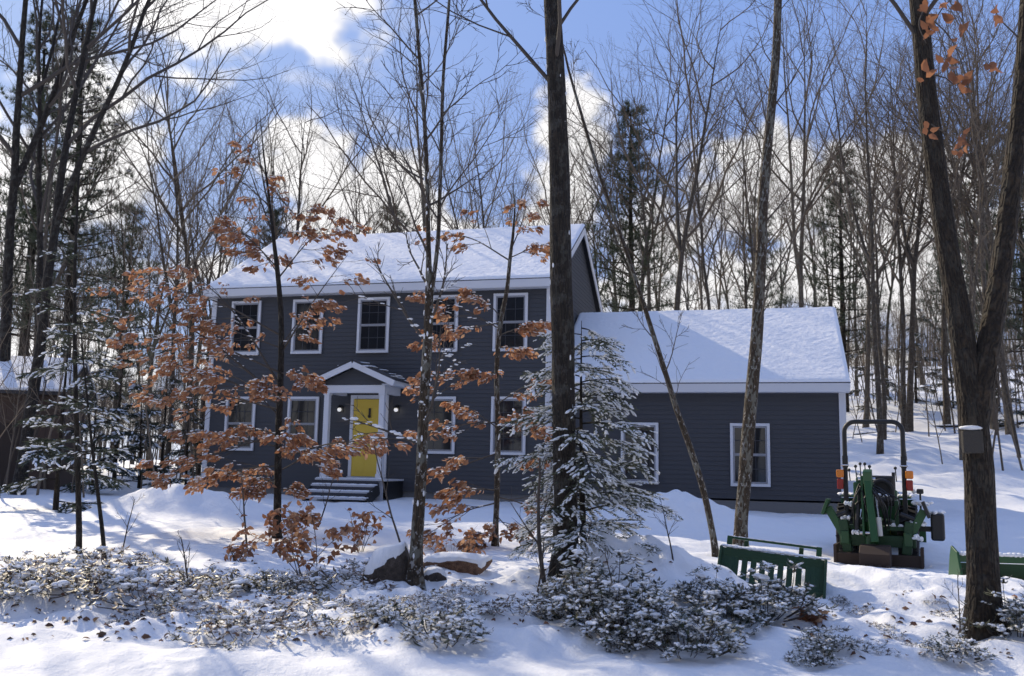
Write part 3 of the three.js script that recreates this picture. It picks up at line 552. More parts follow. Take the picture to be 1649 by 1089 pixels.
const CROWN = { kids: [9, 7, 6], from: [0.55, 0.2, 0.15], ang: [0.7, 0.65, 0.6], ratio: [0.3, 0.45, 0.5], thin: [0.5, 0.6, 0.6], seg: [6, 5, 3], wob: [0.3, 0.4, 0.5], up: [0.06, 0.04, 0.02], sides: [6, 4, 3], min: 0.004, leafFrom: 9 };
{ // the big dark straight trunk in the middle
  const b = hit(911, 912), Z = -b.z, T = trunkThing('oak_tree', 'thick dark straight trunk in front of the house corner', b, [[911, 908], [910, 800], [908, 640], [905, 500], [902, 360], [899, 200], [893, 80], [888, -30]], Z, [40, 37, 37, 37, 35, 32, 30, 27], M.barkDark, 16, 7);
  finishTrunk(T); const s = new Shape3(); branchOut(s, rngOf(401), T.pts, 11, 0.11, 0, { ...CROWN, from: [0.66, 0.2, 0.15] }); part('branches', s.geometry(), M.barkTwig, T.g);
  const sw = new Shape3(), r = rngOf(402); for (let k = 0; k < 40; k++) { const i = 3 + Math.floor(r() * 40), p = T.pts[i], a = 1.6 + r() * 4.6; sw.lump(p.x + Math.cos(a) * T.rad[i] * 0.98, p.y + (r() - 0.5) * 0.1, p.z - Math.sin(a) * T.rad[i] * 0.9, 0.006 + 0.01 * r(), 0.012 + 0.03 * r(), 0.009, r, PEBBLE); } part('snow', sw.geometry(), M.snowLoad, T.g, 'stuff');
}
{ // the forked maple at the right edge
  const b = hit(1587, 1018), Z = -b.z, T = trunkThing('forked_maple_tree', 'forked brown trunk at the right with rusty leaves and a grey box', b, [[1587, 1012], [1583, 900], [1577, 780], [1570, 690], [1557, 600], [1540, 480], [1523, 380], [1503, 240], [1490, 120], [1478, 0], [1470, -60]], Z, [52, 47, 45, 44, 40, 36, 34, 33, 31, 28, 26], M.barkBrown, 16, 6);
  finishTrunk(T);
  const T2 = { ...T }, raw = [[1572, 740], [1578, 640], [1592, 560], [1608, 460], [1622, 360], [1636, 240], [1648, 120], [1656, 0], [1662, -60]].map(([x, y], k) => at(x, y, Z - 0.02 * k).sub(b));
  T2.pts = new THREE.CatmullRomCurve3(raw, false, 'centripetal').getPoints(34); T2.rad = T2.pts.map((_, k) => lerp(40, 25, Math.min(1, k / 30)) / 1505 * Z / 2 * (k < 4 ? 0.75 + 0.06 * k : 1)); T2.flare = (q, s) => 1 + 0.03 * Math.sin(q * 3 + s * 0.6) + 0.02 * Math.sin(q * 7 + s);
  const rr = rngOf(77), ex = pathFrom(rr, T2.pts[34], dirAt(T2.pts, 0.98), 6, 8, 0.1, 0.03); for (let k = 1; k < ex.length; k++) { T2.pts.push(ex[k]); T2.rad.push(lerp(T2.rad[34], 0.02, k / 8)); }
  finishTrunk(T2, 'second_trunk');
  const s = new Shape3(), rng = rngOf(55); branchOut(s, rng, T.pts, 10, 0.1, 0, { ...CROWN, from: [0.7, 0.2, 0.15] }); branchOut(s, rng, T2.pts, 9, 0.1, 0, { ...CROWN, from: [0.7, 0.2, 0.15] });
  // a thin low bough with last year's leaves hanging against the sky
  const twigs = [[[1500, 30], [1530, 60], [1555, 120], [1560, 160]], [[1496, 60], [1520, 10], [1560, -20]], [[1502, 120], [1530, 130], [1548, 190], [1551, 240]], [[1500, 200], [1525, 215], [1545, 225]], [[1490, 10], [1480, 40], [1492, 70]], [[1640, 60], [1610, 30], [1600, 10]]];
  const lv = [], bend = 0.12;
  for (const w of twigs) { const q = new THREE.CatmullRomCurve3(w.map(([x, y], k) => at(x, y, Z - 0.15 - bend * k).sub(b))).getPoints(8); s.tube(q, taper(9, 0.008, 0.003), 4); lv.push(q); }
  part('branches', s.geometry(), M.barkTwig, T.g);
  const spots = [[1492, 22], [1505, 40], [1497, 55], [1520, 100], [1495, 45], [1545, 15], [1535, 30], [1548, 52], [1542, 60], [1512, 8], [1488, 10], [1505, 52], [1522, 105], [1527, 98], [1540, 122], [1546, 130], [1538, 135], [1544, 145], [1550, 125], [1493, 118], [1490, 125], [1495, 210], [1492, 218], [1548, 215], [1552, 232], [1546, 240], [1553, 225], [1606, 20], [1612, 30], [1600, 100], [1602, 112], [1524, 92]];
  const lg = rustLeaf(), rl = rngOf(61);
  for (const [x, y] of spots.flatMap(([x, y]) => [[x, y], [x + 9 * rl() - 5, y + 12 * rl() - 4]])) { const m = part('leaf', lg[Math.floor(rl() * lg.length)], M.dryLeaf[[3, 3, 1, 3][Math.floor(rl() * 4)]], T.g); m.position.copy(at(x + 4 * rl(), y, Z - 0.25 - 0.25 * rl()).sub(b)); m.rotation.set(rl() * 1.2 - 2.1, rl() * 6.3, rl() * 1.6 - 0.8); m.scale.setScalar(0.65 + 0.5 * rl()); }
  // grey box fixed to the trunk, with a cap of snow
  const c = at(1566, 712, Z - 0.14).sub(b), bxg = part('box', bx(0.17, 0.2, 0.08, c.x, c.y, c.z, 0, -0.2, 0.03, 0.015), mat(0.07, 0.062, 0.052, 0.9, { bumpMap: snowBump, bumpScale: 0.01 }), T.g);
  const cap = new Shape3(); cap.lump(c.x, c.y + 0.125, c.z, 0.1, 0.022, 0.055, rl); part('snow_cap', cap.geometry(), M.snowLoad, bxg);
}
function rustLeaf() { // a few dried leaf shapes, about 11 cm, curled
  const out = []; for (let v = 0; v < 4; v++) { const s = new Shape3(), r = rngOf(300 + v); s.blade(V(0, 0, 0), V(0, 0, 1), V(1, 0, 0), 0.115, 0.058 + 0.012 * r(), null, 0.12 + 0.25 * r(), 0.1 + 0.35 * r()); out.push(s.geometry()); } return out;
}
{ // curving flecked trunk before the garage
  const b = hit(1192, 884), Z = -b.z, T = trunkThing('maple_tree', 'slim curving flecked trunk before the garage window', b, [[1192, 880], [1197, 800], [1205, 700], [1217, 560], [1225, 430], [1229, 320], [1240, 200], [1250, 80], [1254, -20]], Z, [21, 21, 21, 20, 18, 17, 15, 14, 13], M.barkFlecked, 12, 5);
  finishTrunk(T); const s = new Shape3(), rng = rngOf(71); branchOut(s, rng, T.pts, 8, 0.06, 0, { ...CROWN, kids: [12, 6, 5], from: [0.36, 0.2, 0.15], ratio: [0.2, 0.45, 0.5] }); part('branches', s.geometry(), M.barkTwig, T.g);
}
{ // thin trunk leaning left
  const b = hit(1152, 897), Z = -b.z, T = trunkThing('leaning_sapling', 'thin sapling leaning left across the garage roof', b, [[1152, 893], [1140, 820], [1118, 740], [1090, 660], [1062, 570], [1030, 470], [1000, 380], [962, 270], [935, 180], [915, 110]], Z, [10, 10, 10, 9, 8, 7, 6.5, 6, 5, 4], M.barkFlecked, 8, 1.5);
  finishTrunk(T); const s = new Shape3(), rng = rngOf(72); branchOut(s, rng, T.pts, 7, 0.03, 0, { ...CROWN, kids: [14, 5, 4], from: [0.3, 0.2, 0.15], ratio: [0.16, 0.4, 0.5] }); part('branches', s.geometry(), M.barkTwig, T.g);
}
{ // mottled trunk left of the front door, splitting into two thin stems
  const b = hit(668, 942), Z = -b.z, T = trunkThing('twin_stem_tree', 'mottled trunk right of the door splitting into two thin stems', b, [[668, 938], [672, 860], [678, 760], [683, 650], [688, 560], [691, 480], [690, 400], [688, 300], [684, 200], [676, 100], [668, 0], [664, -50]], Z, [23, 20, 18, 17, 16, 14, 8, 7, 7, 6, 6, 5], M.barkFlecked, 12, 3);
  finishTrunk(T); const rng = rngOf(73);
  const raw = [[691, 500], [698, 450], [705, 390], [708, 320], [711, 220], [714, 120], [722, 20], [726, -40]].map(([x, y]) => at(x, y, Z - 0.02).sub(b)), T2 = { ...T, pts: new THREE.CatmullRomCurve3(raw).getPoints(24), flare: null }; T2.rad = taper(25, 8 / 1505 * Z / 2, 4.5 / 1505 * Z / 2); T2.sides = 8;
  finishTrunk(T2, 'second_stem');
  const s = new Shape3(), sn2 = []; branchOut(s, rng, T.pts, 8, 0.05, 0, { ...CROWN, kids: [16, 6, 5], from: [0.2, 0.2, 0.15], ratio: [0.13, 0.45, 0.5], ang: [1.0, 0.6, 0.6] }, null, sn2); branchOut(s, rng, T2.pts, 5, 0.03, 0, { ...CROWN, kids: [10, 6, 4], from: [0.3, 0.2, 0.15], ratio: [0.22, 0.45, 0.5] }); part('branches', s.geometry(), M.barkTwig, T.g);
  const sw = new Shape3(); snowOn(sw, rng, sn2.slice(0, 40), 0.6);
  for (let k = 0; k < 60; k++) { const i = 2 + Math.floor(rng() * 34), p = T.pts[i], a = rng() * 6.28; sw.lump(p.x + Math.cos(a) * T.rad[i], p.y + (rng() - 0.5) * 0.1, p.z - Math.sin(a) * T.rad[i], 0.012, 0.015 + 0.025 * rng(), 0.012, rng, PEBBLE); }
  part('snow', sw.geometry(), M.snowLoad, T.g, 'stuff');
}
// --- young beeches that have kept their rusty leaves
function beech(label, b, Z, points, widths, seed, boughs, nLeaf, opts = {}) {
  const T = trunkThing('beech_tree', label, b, points, Z, widths, opts.bark ?? M.barkDark, 9, 0.9), rng = rngOf(seed), s = new Shape3(), sw = new Shape3(), sites = [];
  finishTrunk(T);
  const P = { flat: 0.3, kids: [8, 5], from: [0.15, 0.2], ang: [0.75, 0.6], ratio: [0.42, 0.5], thin: [0.7, 0.6], seg: [4, 3], wob: [0.35, 0.4], up: [-0.01, -0.02], sides: [4, 3], min: 0.0025, leafFrom: 0 };
  for (const [sx, sy, ex, ey, dz] of boughs) { // each bough runs from the stem to a tip, first out, then level
    const a = at(sx, sy, Z).sub(b), e = at(ex, ey, Z + dz).sub(b), m = a.clone().lerp(e, 0.5).add(V((rng() - 0.5) * 0.1, 0.07 * a.distanceTo(e) * (rng() + 0.2), (rng() - 0.5) * 0.1)), q = new THREE.CatmullRomCurve3([a, m, e]).getPoints(9), L = a.distanceTo(e);
    s.tube(q, taper(10, 0.006 + L * 0.006, 0.003), 5); sites.push(q);
    const sn0 = [[q, 0.007]]; branchOut(s, rng, q, L, 0.012, 0, P, sites, sn0); snowOn(sw, rng, sn0, 0.14);
  }
  part('branches', s.geometry(), M.barkTwig, T.g);
  const lg = rustLeaf(), rest = new Shape3(), tint = RUST;
  let q, t, left = 0;
  for (let k = 0; k < nLeaf; k++) {
    if (left-- <= 0) { q = sites[Math.floor(rng() * sites.length)]; t = 0.3 + 0.7 * Math.sqrt(rng()); left = 1 + Math.floor(rng() * 3); }
    const o = along3(q, Math.min(t, 0.999)).add(V((rng() - 0.5) * 0.1, (rng() - 0.5) * 0.06, (rng() - 0.5) * 0.1)), d = dirAt(q, t), hang = V(d.x + (rng() - 0.5) * 1.2, -0.25 - 0.7 * rng(), d.z + (rng() - 0.5) * 1.2).normalize(), L = 0.08 + 0.045 * rng(), c = Math.floor(rng() * rng() * 3.99);
    if (k < 300) {
      const m = part('leaf', lg[k % 4], M.dryLeaf[c], T.g); m.position.copy(o); m.quaternion.setFromUnitVectors(V(0, 0, 1), hang); m.rotateZ(rng() * 6.28); m.scale.setScalar(L / 0.115 * 1.1);
    } else rest.blade(o, hang, spread(hang, 1.57, rng() * 6.28), L, L * 0.52, tint[c], 0.2, 0.25);
    if (rng() < (opts.snow ?? 0.33)) sw.pod(o.clone().add(V(0, 0.006, 0)), V(hang.x, hang.y * 0.4, hang.z).normalize(), V(-hang.z, 0.001, hang.x).normalize(), L * (0.5 + 0.4 * rng()), L * 0.42, 0.006 + 0.007 * rng());
  }
  if (nLeaf > 300) part('leaves', rest.geometry(), M.leafDry ??= vc({ roughness: 1, specularIntensity: 0.3, transmission: 0.5 }), T.g, 'stuff');
  part('snow', sw.geometry(), M.snowLoad, T.g, 'stuff');
  return T.g;
}
{
  const b = hit(446, 868), Z = -b.z;
  beech('young rusty leaved beech left of the yellow door', b, Z, [[446, 862], [447, 780], [449, 690], [452, 600], [453, 520], [447, 440], [440, 380], [432, 310], [426, 260]], [13, 12, 11, 10, 9, 8, 6, 4, 3], 901, [
    [449, 640, 205, 480, 0.3], [451, 600, 225, 545, -0.3], [450, 620, 300, 430, 0.5], [449, 660, 250, 640, 0.2], [448, 700, 265, 765, -0.2], [448, 720, 300, 700, -0.6], [447, 750, 330, 780, 0.3], [447, 770, 400, 800, -0.5], [448, 760, 545, 715, 0.1], [449, 700, 520, 760, -0.4], [452, 570, 560, 410, 0.2], [452, 560, 520, 480, -0.3], [447, 450, 545, 350, 0.2], [445, 430, 360, 360, -0.2], [440, 380, 390, 240, 0.1], [440, 390, 500, 330, 0.3], [450, 600, 500, 620, -0.5], [449, 650, 430, 620, -0.8], [448, 720, 470, 700, -0.9], [448, 740, 620, 712, -0.7], [447, 440, 410, 390, 0.4], [449, 670, 330, 590, 0.6], [449, 650, 280, 590, -0.3], [448, 700, 380, 690, 0.5], [446, 790, 480, 790, 0.3], [447, 780, 380, 760, 0.4], [451, 560, 330, 520, 0.1], [452, 540, 240, 460, -0.2], [446, 840, 500, 830, -0.3]], 6400, { snow: 0.24 });
}
{
  const b = hit(797, 880), Z = -b.z;
  beech('slimmer rusty leaved beech beside the thick dark trunk', b, Z, [[797, 876], [800, 800], [802, 700], [800, 600], [806, 520], [816, 470], [821, 420], [826, 380]], [10, 9, 9, 8, 8, 7, 6, 5], 902, [
    [803, 520, 690, 555, 0.2], [805, 530, 690, 480, -0.2], [806, 510, 760, 470, 0.3], [804, 540, 870, 520, -0.2], [801, 600, 670, 625, 0.2], [801, 610, 760, 600, -0.4], [802, 650, 880, 610, 0.3], [802, 680, 690, 700, -0.3], [802, 690, 740, 650, 0.4], [802, 700, 880, 690, -0.2], [801, 730, 700, 770, 0.1], [801, 750, 870, 740, -0.3], [800, 790, 720, 800, 0.2], [799, 810, 690, 860, -0.3], [799, 800, 890, 830, 0.2], [799, 830, 840, 870, -0.4], [798, 850, 760, 880, -0.3], [803, 560, 840, 570, 0.5], [802, 690, 850, 660, -0.5], [821, 420, 700, 370, 0.1], [822, 415, 890, 390, 0.1], [824, 400, 850, 320, 0]], 3200, { snow: 0.28, bark: M.barkFlecked });
}
{ // low beech sprouts in the bank
  const spots = [[500, 930, 120, 110, 'clump of rusty beech sprouts at the foot of the left beech', 320], [735, 905, 150, 60, 'sparse rusty leaves over the flat brown stone', 130], [385, 905, 40, 36, 'tiny tuft of rusty leaves left of the beech foot', 60], [1297, 1000, 60, 26, 'low patch of red brown leaves below the green bucket', 90], [575, 890, 60, 60, 'rusty sprout beside the grey boulder', 110]];
  spots.forEach(([px, py, w, h, label, n], k) => {
    const b = hit(px, py), Z = -b.z, g = thing('beech_sprout', label, 'sprout', [b.x, b.y, b.z]), rng = rngOf(950 + k), s = new Shape3(), sites = [], W = w / 1505 * Z / 2, H = h / 1505 * Z;
    for (let e = 0; e < 7; e++) { const q = pathFrom(rng, V((rng() - 0.5) * W * 0.5, -0.05, (rng() - 0.5) * 0.2), V((rng() - 0.5) * 2.2 * W / H, 1, (rng() - 0.5) * 0.8).normalize(), H * (0.7 + 0.6 * rng()), 5, 0.3, -0.05); s.tube(q, taper(6, 0.006, 0.002), 4); sites.push(q); branchOut(s, rng, q, H, 0.005, 0, { kids: [6], from: [0.2], ang: [0.9], ratio: [0.45], thin: [0.7], seg: [3], wob: [0.3], up: [0], sides: [3], min: 0.002, leafFrom: 0 }, sites); }
    part('stems', s.geometry(), M.barkTwig, g);
    const lg = rustLeaf(); for (let e = 0; e < n; e++) { const q = sites[Math.floor(rng() * sites.length)], o = along3(q, Math.min(0.999, 0.3 + 0.7 * rng())), m = part('leaf', lg[e % 4], M.dryLeaf[Math.floor(rng() * 4)], g); m.position.copy(o); m.rotation.set(0.2 + rng() * 1.2, rng() * 6.28, rng() * 2 - 1); m.scale.setScalar(0.5 + 0.35 * rng()); if (m.position.y < 0.02) m.position.y = 0.02 + 0.04 * rng(); }
  });
}
{ // snow laden young hemlock round the thick trunk
  const b = hit(945, 880); b.z -= 0.35; b.y = groundY(b.x, b.z);
  const g = sprayTree('hemlock_tree', 'snow laden young hemlock behind the thick dark trunk', 505, 2.8, 0.04, 1.0, { from: 0.1, density: 1.6, snow: 0.5, pad: 1.35, blade: 0.055, wid: 0.013, droop: -0.09, long: 1.35, pw: 0.5, tone: [0.085, 0.098, 0.055] });
  g.position.copy(b);
}
// --- understorey on the left: two thin black stems with snowy hemlock boughs, and more behind
{
  const mk = (px, py, label, pts, w, seed, h, rr, from, to) => {
    const b = hit(px, py), Z = -b.z, raw = pts.map(([x, y]) => at(x, y, Z).sub(b)); raw.unshift(V(raw[0].x, -0.2, raw[0].z));
    const path = new THREE.CatmullRomCurve3(raw).getPoints(16);
    const g = sprayTree('hemlock_tree', label, seed, path[16].y, w / 1505 * Z / 2, rr, { trunkPath: path, from, to, density: 0.34, snow: 0.4, blade: 0.075, wid: 0.015, bark: M.barkDark }); g.position.copy(b);
  };
  mk(127, 892, 'thin black stemmed hemlock left of the snow mound, boughs high up', [[127, 888], [125, 760], [121, 600], [120, 460], [124, 330], [131, 220], [136, 120]], 11, 521, 5, 0.75, 0.27, 0.62);
  mk(168, 902, 'shorter thin hemlock with a slanting stem near the left edge', [[168, 898], [158, 800], [148, 720], [140, 640], [132, 560], [128, 500]], 8, 522, 3, 0.6, 0.42, 0.98);
}
// ---------------------------------------------------------------- the woods
const woodsProto = [];
{
  const spec = [[601, 16.5, 0.12, WOODS], [602, 17.5, 0.14, { ...WOODS, from: [0.45, 0.2, 0.15] }], [603, 15, 0.095, { ...WOODS, ang: [0.5, 0.55, 0.6], ratio: [0.32, 0.46, 0.5] }], [604, 18.5, 0.155, { ...WOODS, ang: [0.7, 0.65, 0.6], ratio: [0.4, 0.46, 0.5] }], [605, 14, 0.08, { ...WOODS, kids: [10, 7, 6], from: [0.5, 0.2, 0.15] }], [606, 16, 0.11, { ...WOODS, ang: [0.5, 0.6, 0.6] }], [607, 12, 0.065, { ...WOODS, kids: [10, 6, 5], ratio: [0.25, 0.45, 0.5] }]];
  spec.forEach(([seed, h, r, P], k) => { const t = bareTree('bare_tree', '', seed, h, r, P, k % 3 === 1 ? M.barkPale : M.barkGrey, k % 2 ? M.twigBrown : M.barkTwigGrey); scene.remove(t); woodsProto.push(t); });
}
taken.delete('bare_tree');
function place(kind, px, Z, label, group, turn, scale) {
  const b = foot(px, Z), c = woodsProto[kind].clone(); c.name = numbered('bare_tree'); c.userData = { label, category: 'tree' }; if (group) c.userData.group = group;
  c.position.copy(b); c.rotation.y = turn; c.scale.setScalar(scale); scene.add(c); return c;
}
const lone = [ // kind, picture column, depth, turn, scale, label
  [3, 8, 27, 0.4, 1.15, 'thick dark bare tree at the far left edge of the picture'], [1, 30, 24, 2.2, 1.1, 'tall dark bare trunk just left of the thin hemlock stem'], [5, 62, 28, 4.0, 1.2, 'tall bare tree among the left pines with many rising limbs'],
  [0, 262, 36, 1.0, 0.92, 'spreading bare tree just left of the house roof'], [2, 318, 40, 2.0, 1.0, 'slim bare tree close behind the left roof corner'], [3, 440, 40, 3.3, 0.95, 'bare tree behind the left part of the snowy main roof'],
  [1, 692, 36, 5.2, 1.05, 'tall bare tree rising behind the middle of the main roof'], [0, 772, 38, 0.2, 0.95, 'forking bare tree behind the main roof right of the middle'], [6, 585, 38, 0.9, 1.1, 'thin bare tree behind the main roof near the pine'],
  [3, 1078, 36, 1.9, 1.0, 'broad many limbed bare tree behind the left end of the garage roof'], [1, 1296, 37, 0.5, 1.0, 'stout bare tree behind the right part of the garage roof'], [5, 1160, 40, 2.7, 1.0, 'bare tree behind the middle of the garage roof'],
  [2, 1418, 33, 0.7, 1.1, 'slim tree standing behind the tractor roll bar'], [0, 1460, 39, 1.7, 1.0, 'straight grey trunk on the hillside left of the forked trunk'], [4, 1560, 34, 3.1, 1.05, 'thin hillside tree seen between the forked stems'], [1, 1632, 36, 4.3, 1.0, 'hillside tree at the far right edge']];
for (const [k, px, Z, turn, s, label] of lone) { const t = place(k, px, Z, label, null, turn, s); if (px < 70) t.children.forEach((c, i) => { c.material = i ? M.barkTwig : M.barkDark; }); }
{ // the rest of the woods, tree by tree
  const rng = rngOf(808), zones = [
    [-60, 330, 34, 70, 20, 'bare tree in the dense woods left of the house', 'woods left of the house'],
    [330, 930, 38, 72, 18, 'bare tree in the woods behind the main roof', 'woods behind the main house'],
    [930, 1360, 38, 72, 20, 'bare tree in the woods behind the garage roof', 'woods behind the garage'],
    [1365, 1720, 30, 72, 26, 'bare tree on the snowy hillside right of the garage', 'woods on the right hillside']];
  for (const [x0, x1, z0, z1, n, label, group] of zones) for (let k = 0; k < n; k++) {
    const u = rng(), Z = z0 + (z1 - z0) * u, px = x0 + (x1 - x0) * ((k + rng()) / n);
    place(Math.floor(rng() * 7), px, Z, label, group, rng() * 6.28, 0.72 + 0.4 * rng());
  }
}
{ // far woods that read as one mass
  const rng = rngOf(909), s = new Shape3(), tr = new Shape3();
  const pts = pathFrom(rng, V(0, -0.5, 0), UPV.clone(), 14, 8, 0.1, 0.02); s.tube(pts, taper(9, 0.15, 0.02), 5);
  branchOut(s, rng, pts, 14, 0.16, 0, { ...WOODS, kids: [10, 6, 4], min: 0.012, sides: [3, 3, 3], seg: [4, 3, 2] });
  const N = 420, im = new THREE.InstancedMesh(s.geometry(), M.barkTwigGrey, N), m = new THREE.Matrix4();
  for (let k = 0; k < N; k++) { const Z = 72 + 80 * Math.sqrt(rng()), px = -150 + 1950 * rng(), b = foot(px, Z), sc = 0.5 + 0.35 * rng(); m.makeRotationY(rng() * 6.28); m.scale(V(sc, sc, sc)); m.setPosition(b.x, b.y, b.z); im.setMatrixAt(k, m); }
  im.name = 'distant_woods'; shade(im); tag(im, 'distant bare woods on the rise far behind the house', 'woods', null, 'stuff'); scene.add(im);
}
{ // pines
  const p = [pineTree('tall dark pine among the bare trees at the upper left', 701, 17, 0.22, 0.3, 0.06), pineTree('dark pine behind the main roof left of the middle', 702, 13, 0.17, 0.25, 0), pineTree('pine behind the roof at the left beech top', 703, 14, 0.18, 0.3, 0)];
  const put = (o, px, Z, turn, s) => { o.position.copy(foot(px, Z)); o.rotation.y = turn; o.scale.setScalar(s); };
  put(p[0], 92, 41, 0, 1.22); put(p[1], 622, 42, 1, 0.98); put(p[2], 428, 45, 2, 0.95);
  const more = [[0, 20, 44, 1.3, 'second tall pine at the far left behind the dark trunks'], [2, 1015, 44, 1.2, 'pine rising above the roof right of the thick trunk'], [1, 1365, 46, 1.05, 'pine behind the right end of the garage roof'], [2, 1610, 46, 1.05, 'pine on the hill seen between the forked stems'], [1, 1665, 42, 1.1, 'pine on the hill at the right edge'], [1, 1555, 52, 1.0, 'smaller pine on the hill left of the forked stems'], [2, 180, 48, 1.0, 'pine deep in the woods left of the house'], [1, 1230, 60, 1.0, 'far pine behind the garage roof']];
  more.forEach(([k, px, Z, s, label], i) => copyOf(p[k], foot(px, Z), i * 1.7 + 0.6, s, label));
}
{ // young snowy hemlocks under the trees
  const a = sprayTree('hemlock_tree', 'young snowy hemlock at the left below the tall pine', 531, 4.4, 0.06, 1.5, { density: 0.36, snow: 0.3, blade: 0.14, wid: 0.03 }), c = sprayTree('hemlock_tree', 'bushy snowy hemlock between the thin stems and the house', 532, 3.4, 0.05, 1.3, { density: 0.4, snow: 0.28, blade: 0.13, wid: 0.03, from: 0.04 });
  a.position.copy(foot(95, 19)); c.position.copy(foot(225, 27));
  const rng = rngOf(533);
  for (const [px, Z, s, k] of [[150, 25, 1, 1], [185, 31, 1.3, 0], [260, 33, 1.2, 0], [300, 30, 0.9, 1], [320, 36, 1.3, 0], [120, 38, 1.2, 1]]) copyOf(k ? c : a, foot(px, Z), rng() * 6, s, 'snow dusted hemlock in the undergrowth left of the house', 'hemlock undergrowth left of the house');
  for (const [px, Z, s, k] of [[1400, 46, 1.2, 0], [1480, 50, 1.3, 0], [1625, 40, 1.1, 1], [1660, 45, 1.4, 0], [1540, 48, 1.2, 1]]) copyOf(k ? c : a, foot(px, Z), rng() * 6, s, 'snow dusted hemlock in the hillside undergrowth', 'hemlock undergrowth on the hillside');
}
{ // whips and saplings of the undergrowth
  const rng = rngOf(541), proto = [];
  for (let k = 0; k < 3; k++) { const s = new Shape3(), r = rngOf(550 + k), pts = pathFrom(r, V(0, -0.1, 0), V((r() - 0.5) * 0.3, 1, (r() - 0.5) * 0.3).normalize(), 5.5, 9, 0.12, 0.03); s.tube(pts, taper(10, 0.03, 0.006), 5); branchOut(s, r, pts, 5.5, 0.03, 0, { ...WOODS, kids: [12, 6], from: [0.2, 0.2], ratio: [0.24, 0.5], min: 0.004, sides: [3, 3], seg: [4, 3] }); proto.push(s.geometry()); }
  const zones = [[-20, 330, 22, 48, 46, 'thin bare sapling in the thicket left of the house', 'saplings left of the house'], [1370, 1690, 27, 58, 56, 'thin bare sapling on the right hillside', 'saplings on the right hillside']];
  for (const [x0, x1, z0, z1, n, label, group] of zones) for (let k = 0; k < n; k++) {
    const b = foot(x0 + (x1 - x0) * (k + rng()) / n, z0 + (z1 - z0) * rng()), m = shade(new THREE.Mesh(proto[k % 3], k % 2 ? M.twigBrown : M.barkTwigGrey)); m.name = numbered('sapling'); m.position.copy(b); m.rotation.y = rng() * 6.28; m.scale.setScalar(0.6 + 0.7 * rng()); tag(m, label, 'sapling', group); scene.add(m);
  }
}

{ // the same woods go on across the road behind the picture, where they take their share of the sky
  const rng = rngOf(919), s = new Shape3(), pts = pathFrom(rng, V(0, -0.5, 0), UPV.clone(), 16, 8, 0.1, 0.02); s.tube(pts, taper(9, 0.2, 0.03), 6);
  branchOut(s, rng, pts, 16, 0.2, 0, { ...WOODS, kids: [14, 8, 6], min: 0.012, sides: [3, 3, 3], seg: [4, 3, 2] });
  const N = 170, im = new THREE.InstancedMesh(s.geometry(), M.barkTwig, N), m = new THREE.Matrix4();
  for (let k = 0; k < N; k++) { const side = rng() < 0.35 ? (rng() < 0.5 ? -1 : 1) : 0, x = side ? side * (20 + 25 * rng()) : (rng() - 0.5) * 90, z = side ? 9 - 16 * rng() : 9 + 36 * rng(), sc = 0.85 + 0.4 * rng(); m.makeRotationY(rng() * 6.28); m.scale(V(sc, sc, sc)); m.setPosition(x, -0.8, z); im.setMatrixAt(k, m); }
  im.name = 'roadside_woods'; shade(im); tag(im, 'bare woods across the road from the house', 'woods', null, 'stuff'); scene.add(im);
}
// ---------------------------------------------------------------- shed deep in the left woods
{
  const b = at(14, 760, 27); b.y = groundY(b.x, b.z);
  const g = thing('shed', 'brown shed with a snowy roof at the left edge of the woods', 'shed', [b.x - 0.9, b.y - 0.1, b.z], 0.2), brown = mat(0.075, 0.05, 0.038, 0.9);
  for (let k = 0; k < 14; k++) part('board', bx(0.34, 2.7, 0.03, -2.2 + k * 0.345, 1.3, 1.515 + 0.004 * (k % 2)), brown, g);
  part('wall', bx(4.8, 2.8, 3, 0, 1.3, 0), brown, g);
  const r = part('roof', merge([bx(5.3, 0.08, 2.2, 0, 3.25, 0.92, 0.5), bx(5.3, 0.08, 2.2, 0, 3.25, -0.92, -0.5)]), M.shingle, g);
  part('snow_cover', merge([bx(5.34, 0.09, 2.22, 0, 3.34, 0.94, 0.5, 0, 0, 0.03), bx(5.34, 0.09, 2.22, 0, 3.34, -0.94, -0.5, 0, 0, 0.03)]), M.snow, r);
  part('door', bx(0.9, 1.9, 0.05, 1.2, 0.95, 1.54), mat(0.04, 0.028, 0.022, 0.9), g);
}
// ---------------------------------------------------------------- bent hoop of sapling before the shed
{
  const b = foot(62, 27), g = new THREE.TubeGeometry(new THREE.CatmullRomCurve3([V(-0.55, -0.1, 0), V(-0.5, 0.45, 0), V(-0.2, 0.85, 0.05), V(0.2, 0.86, 0.05), V(0.5, 0.5, 0), V(0.6, -0.1, 0)]), 24, 0.022, 6), m = shade(new THREE.Mesh(g, M.barkTwigGrey));
  m.name = 'bent_hoop'; m.position.copy(b); tag(m, 'bent pale hoop standing in the snow before the shed', 'hoop'); scene.add(m);
}
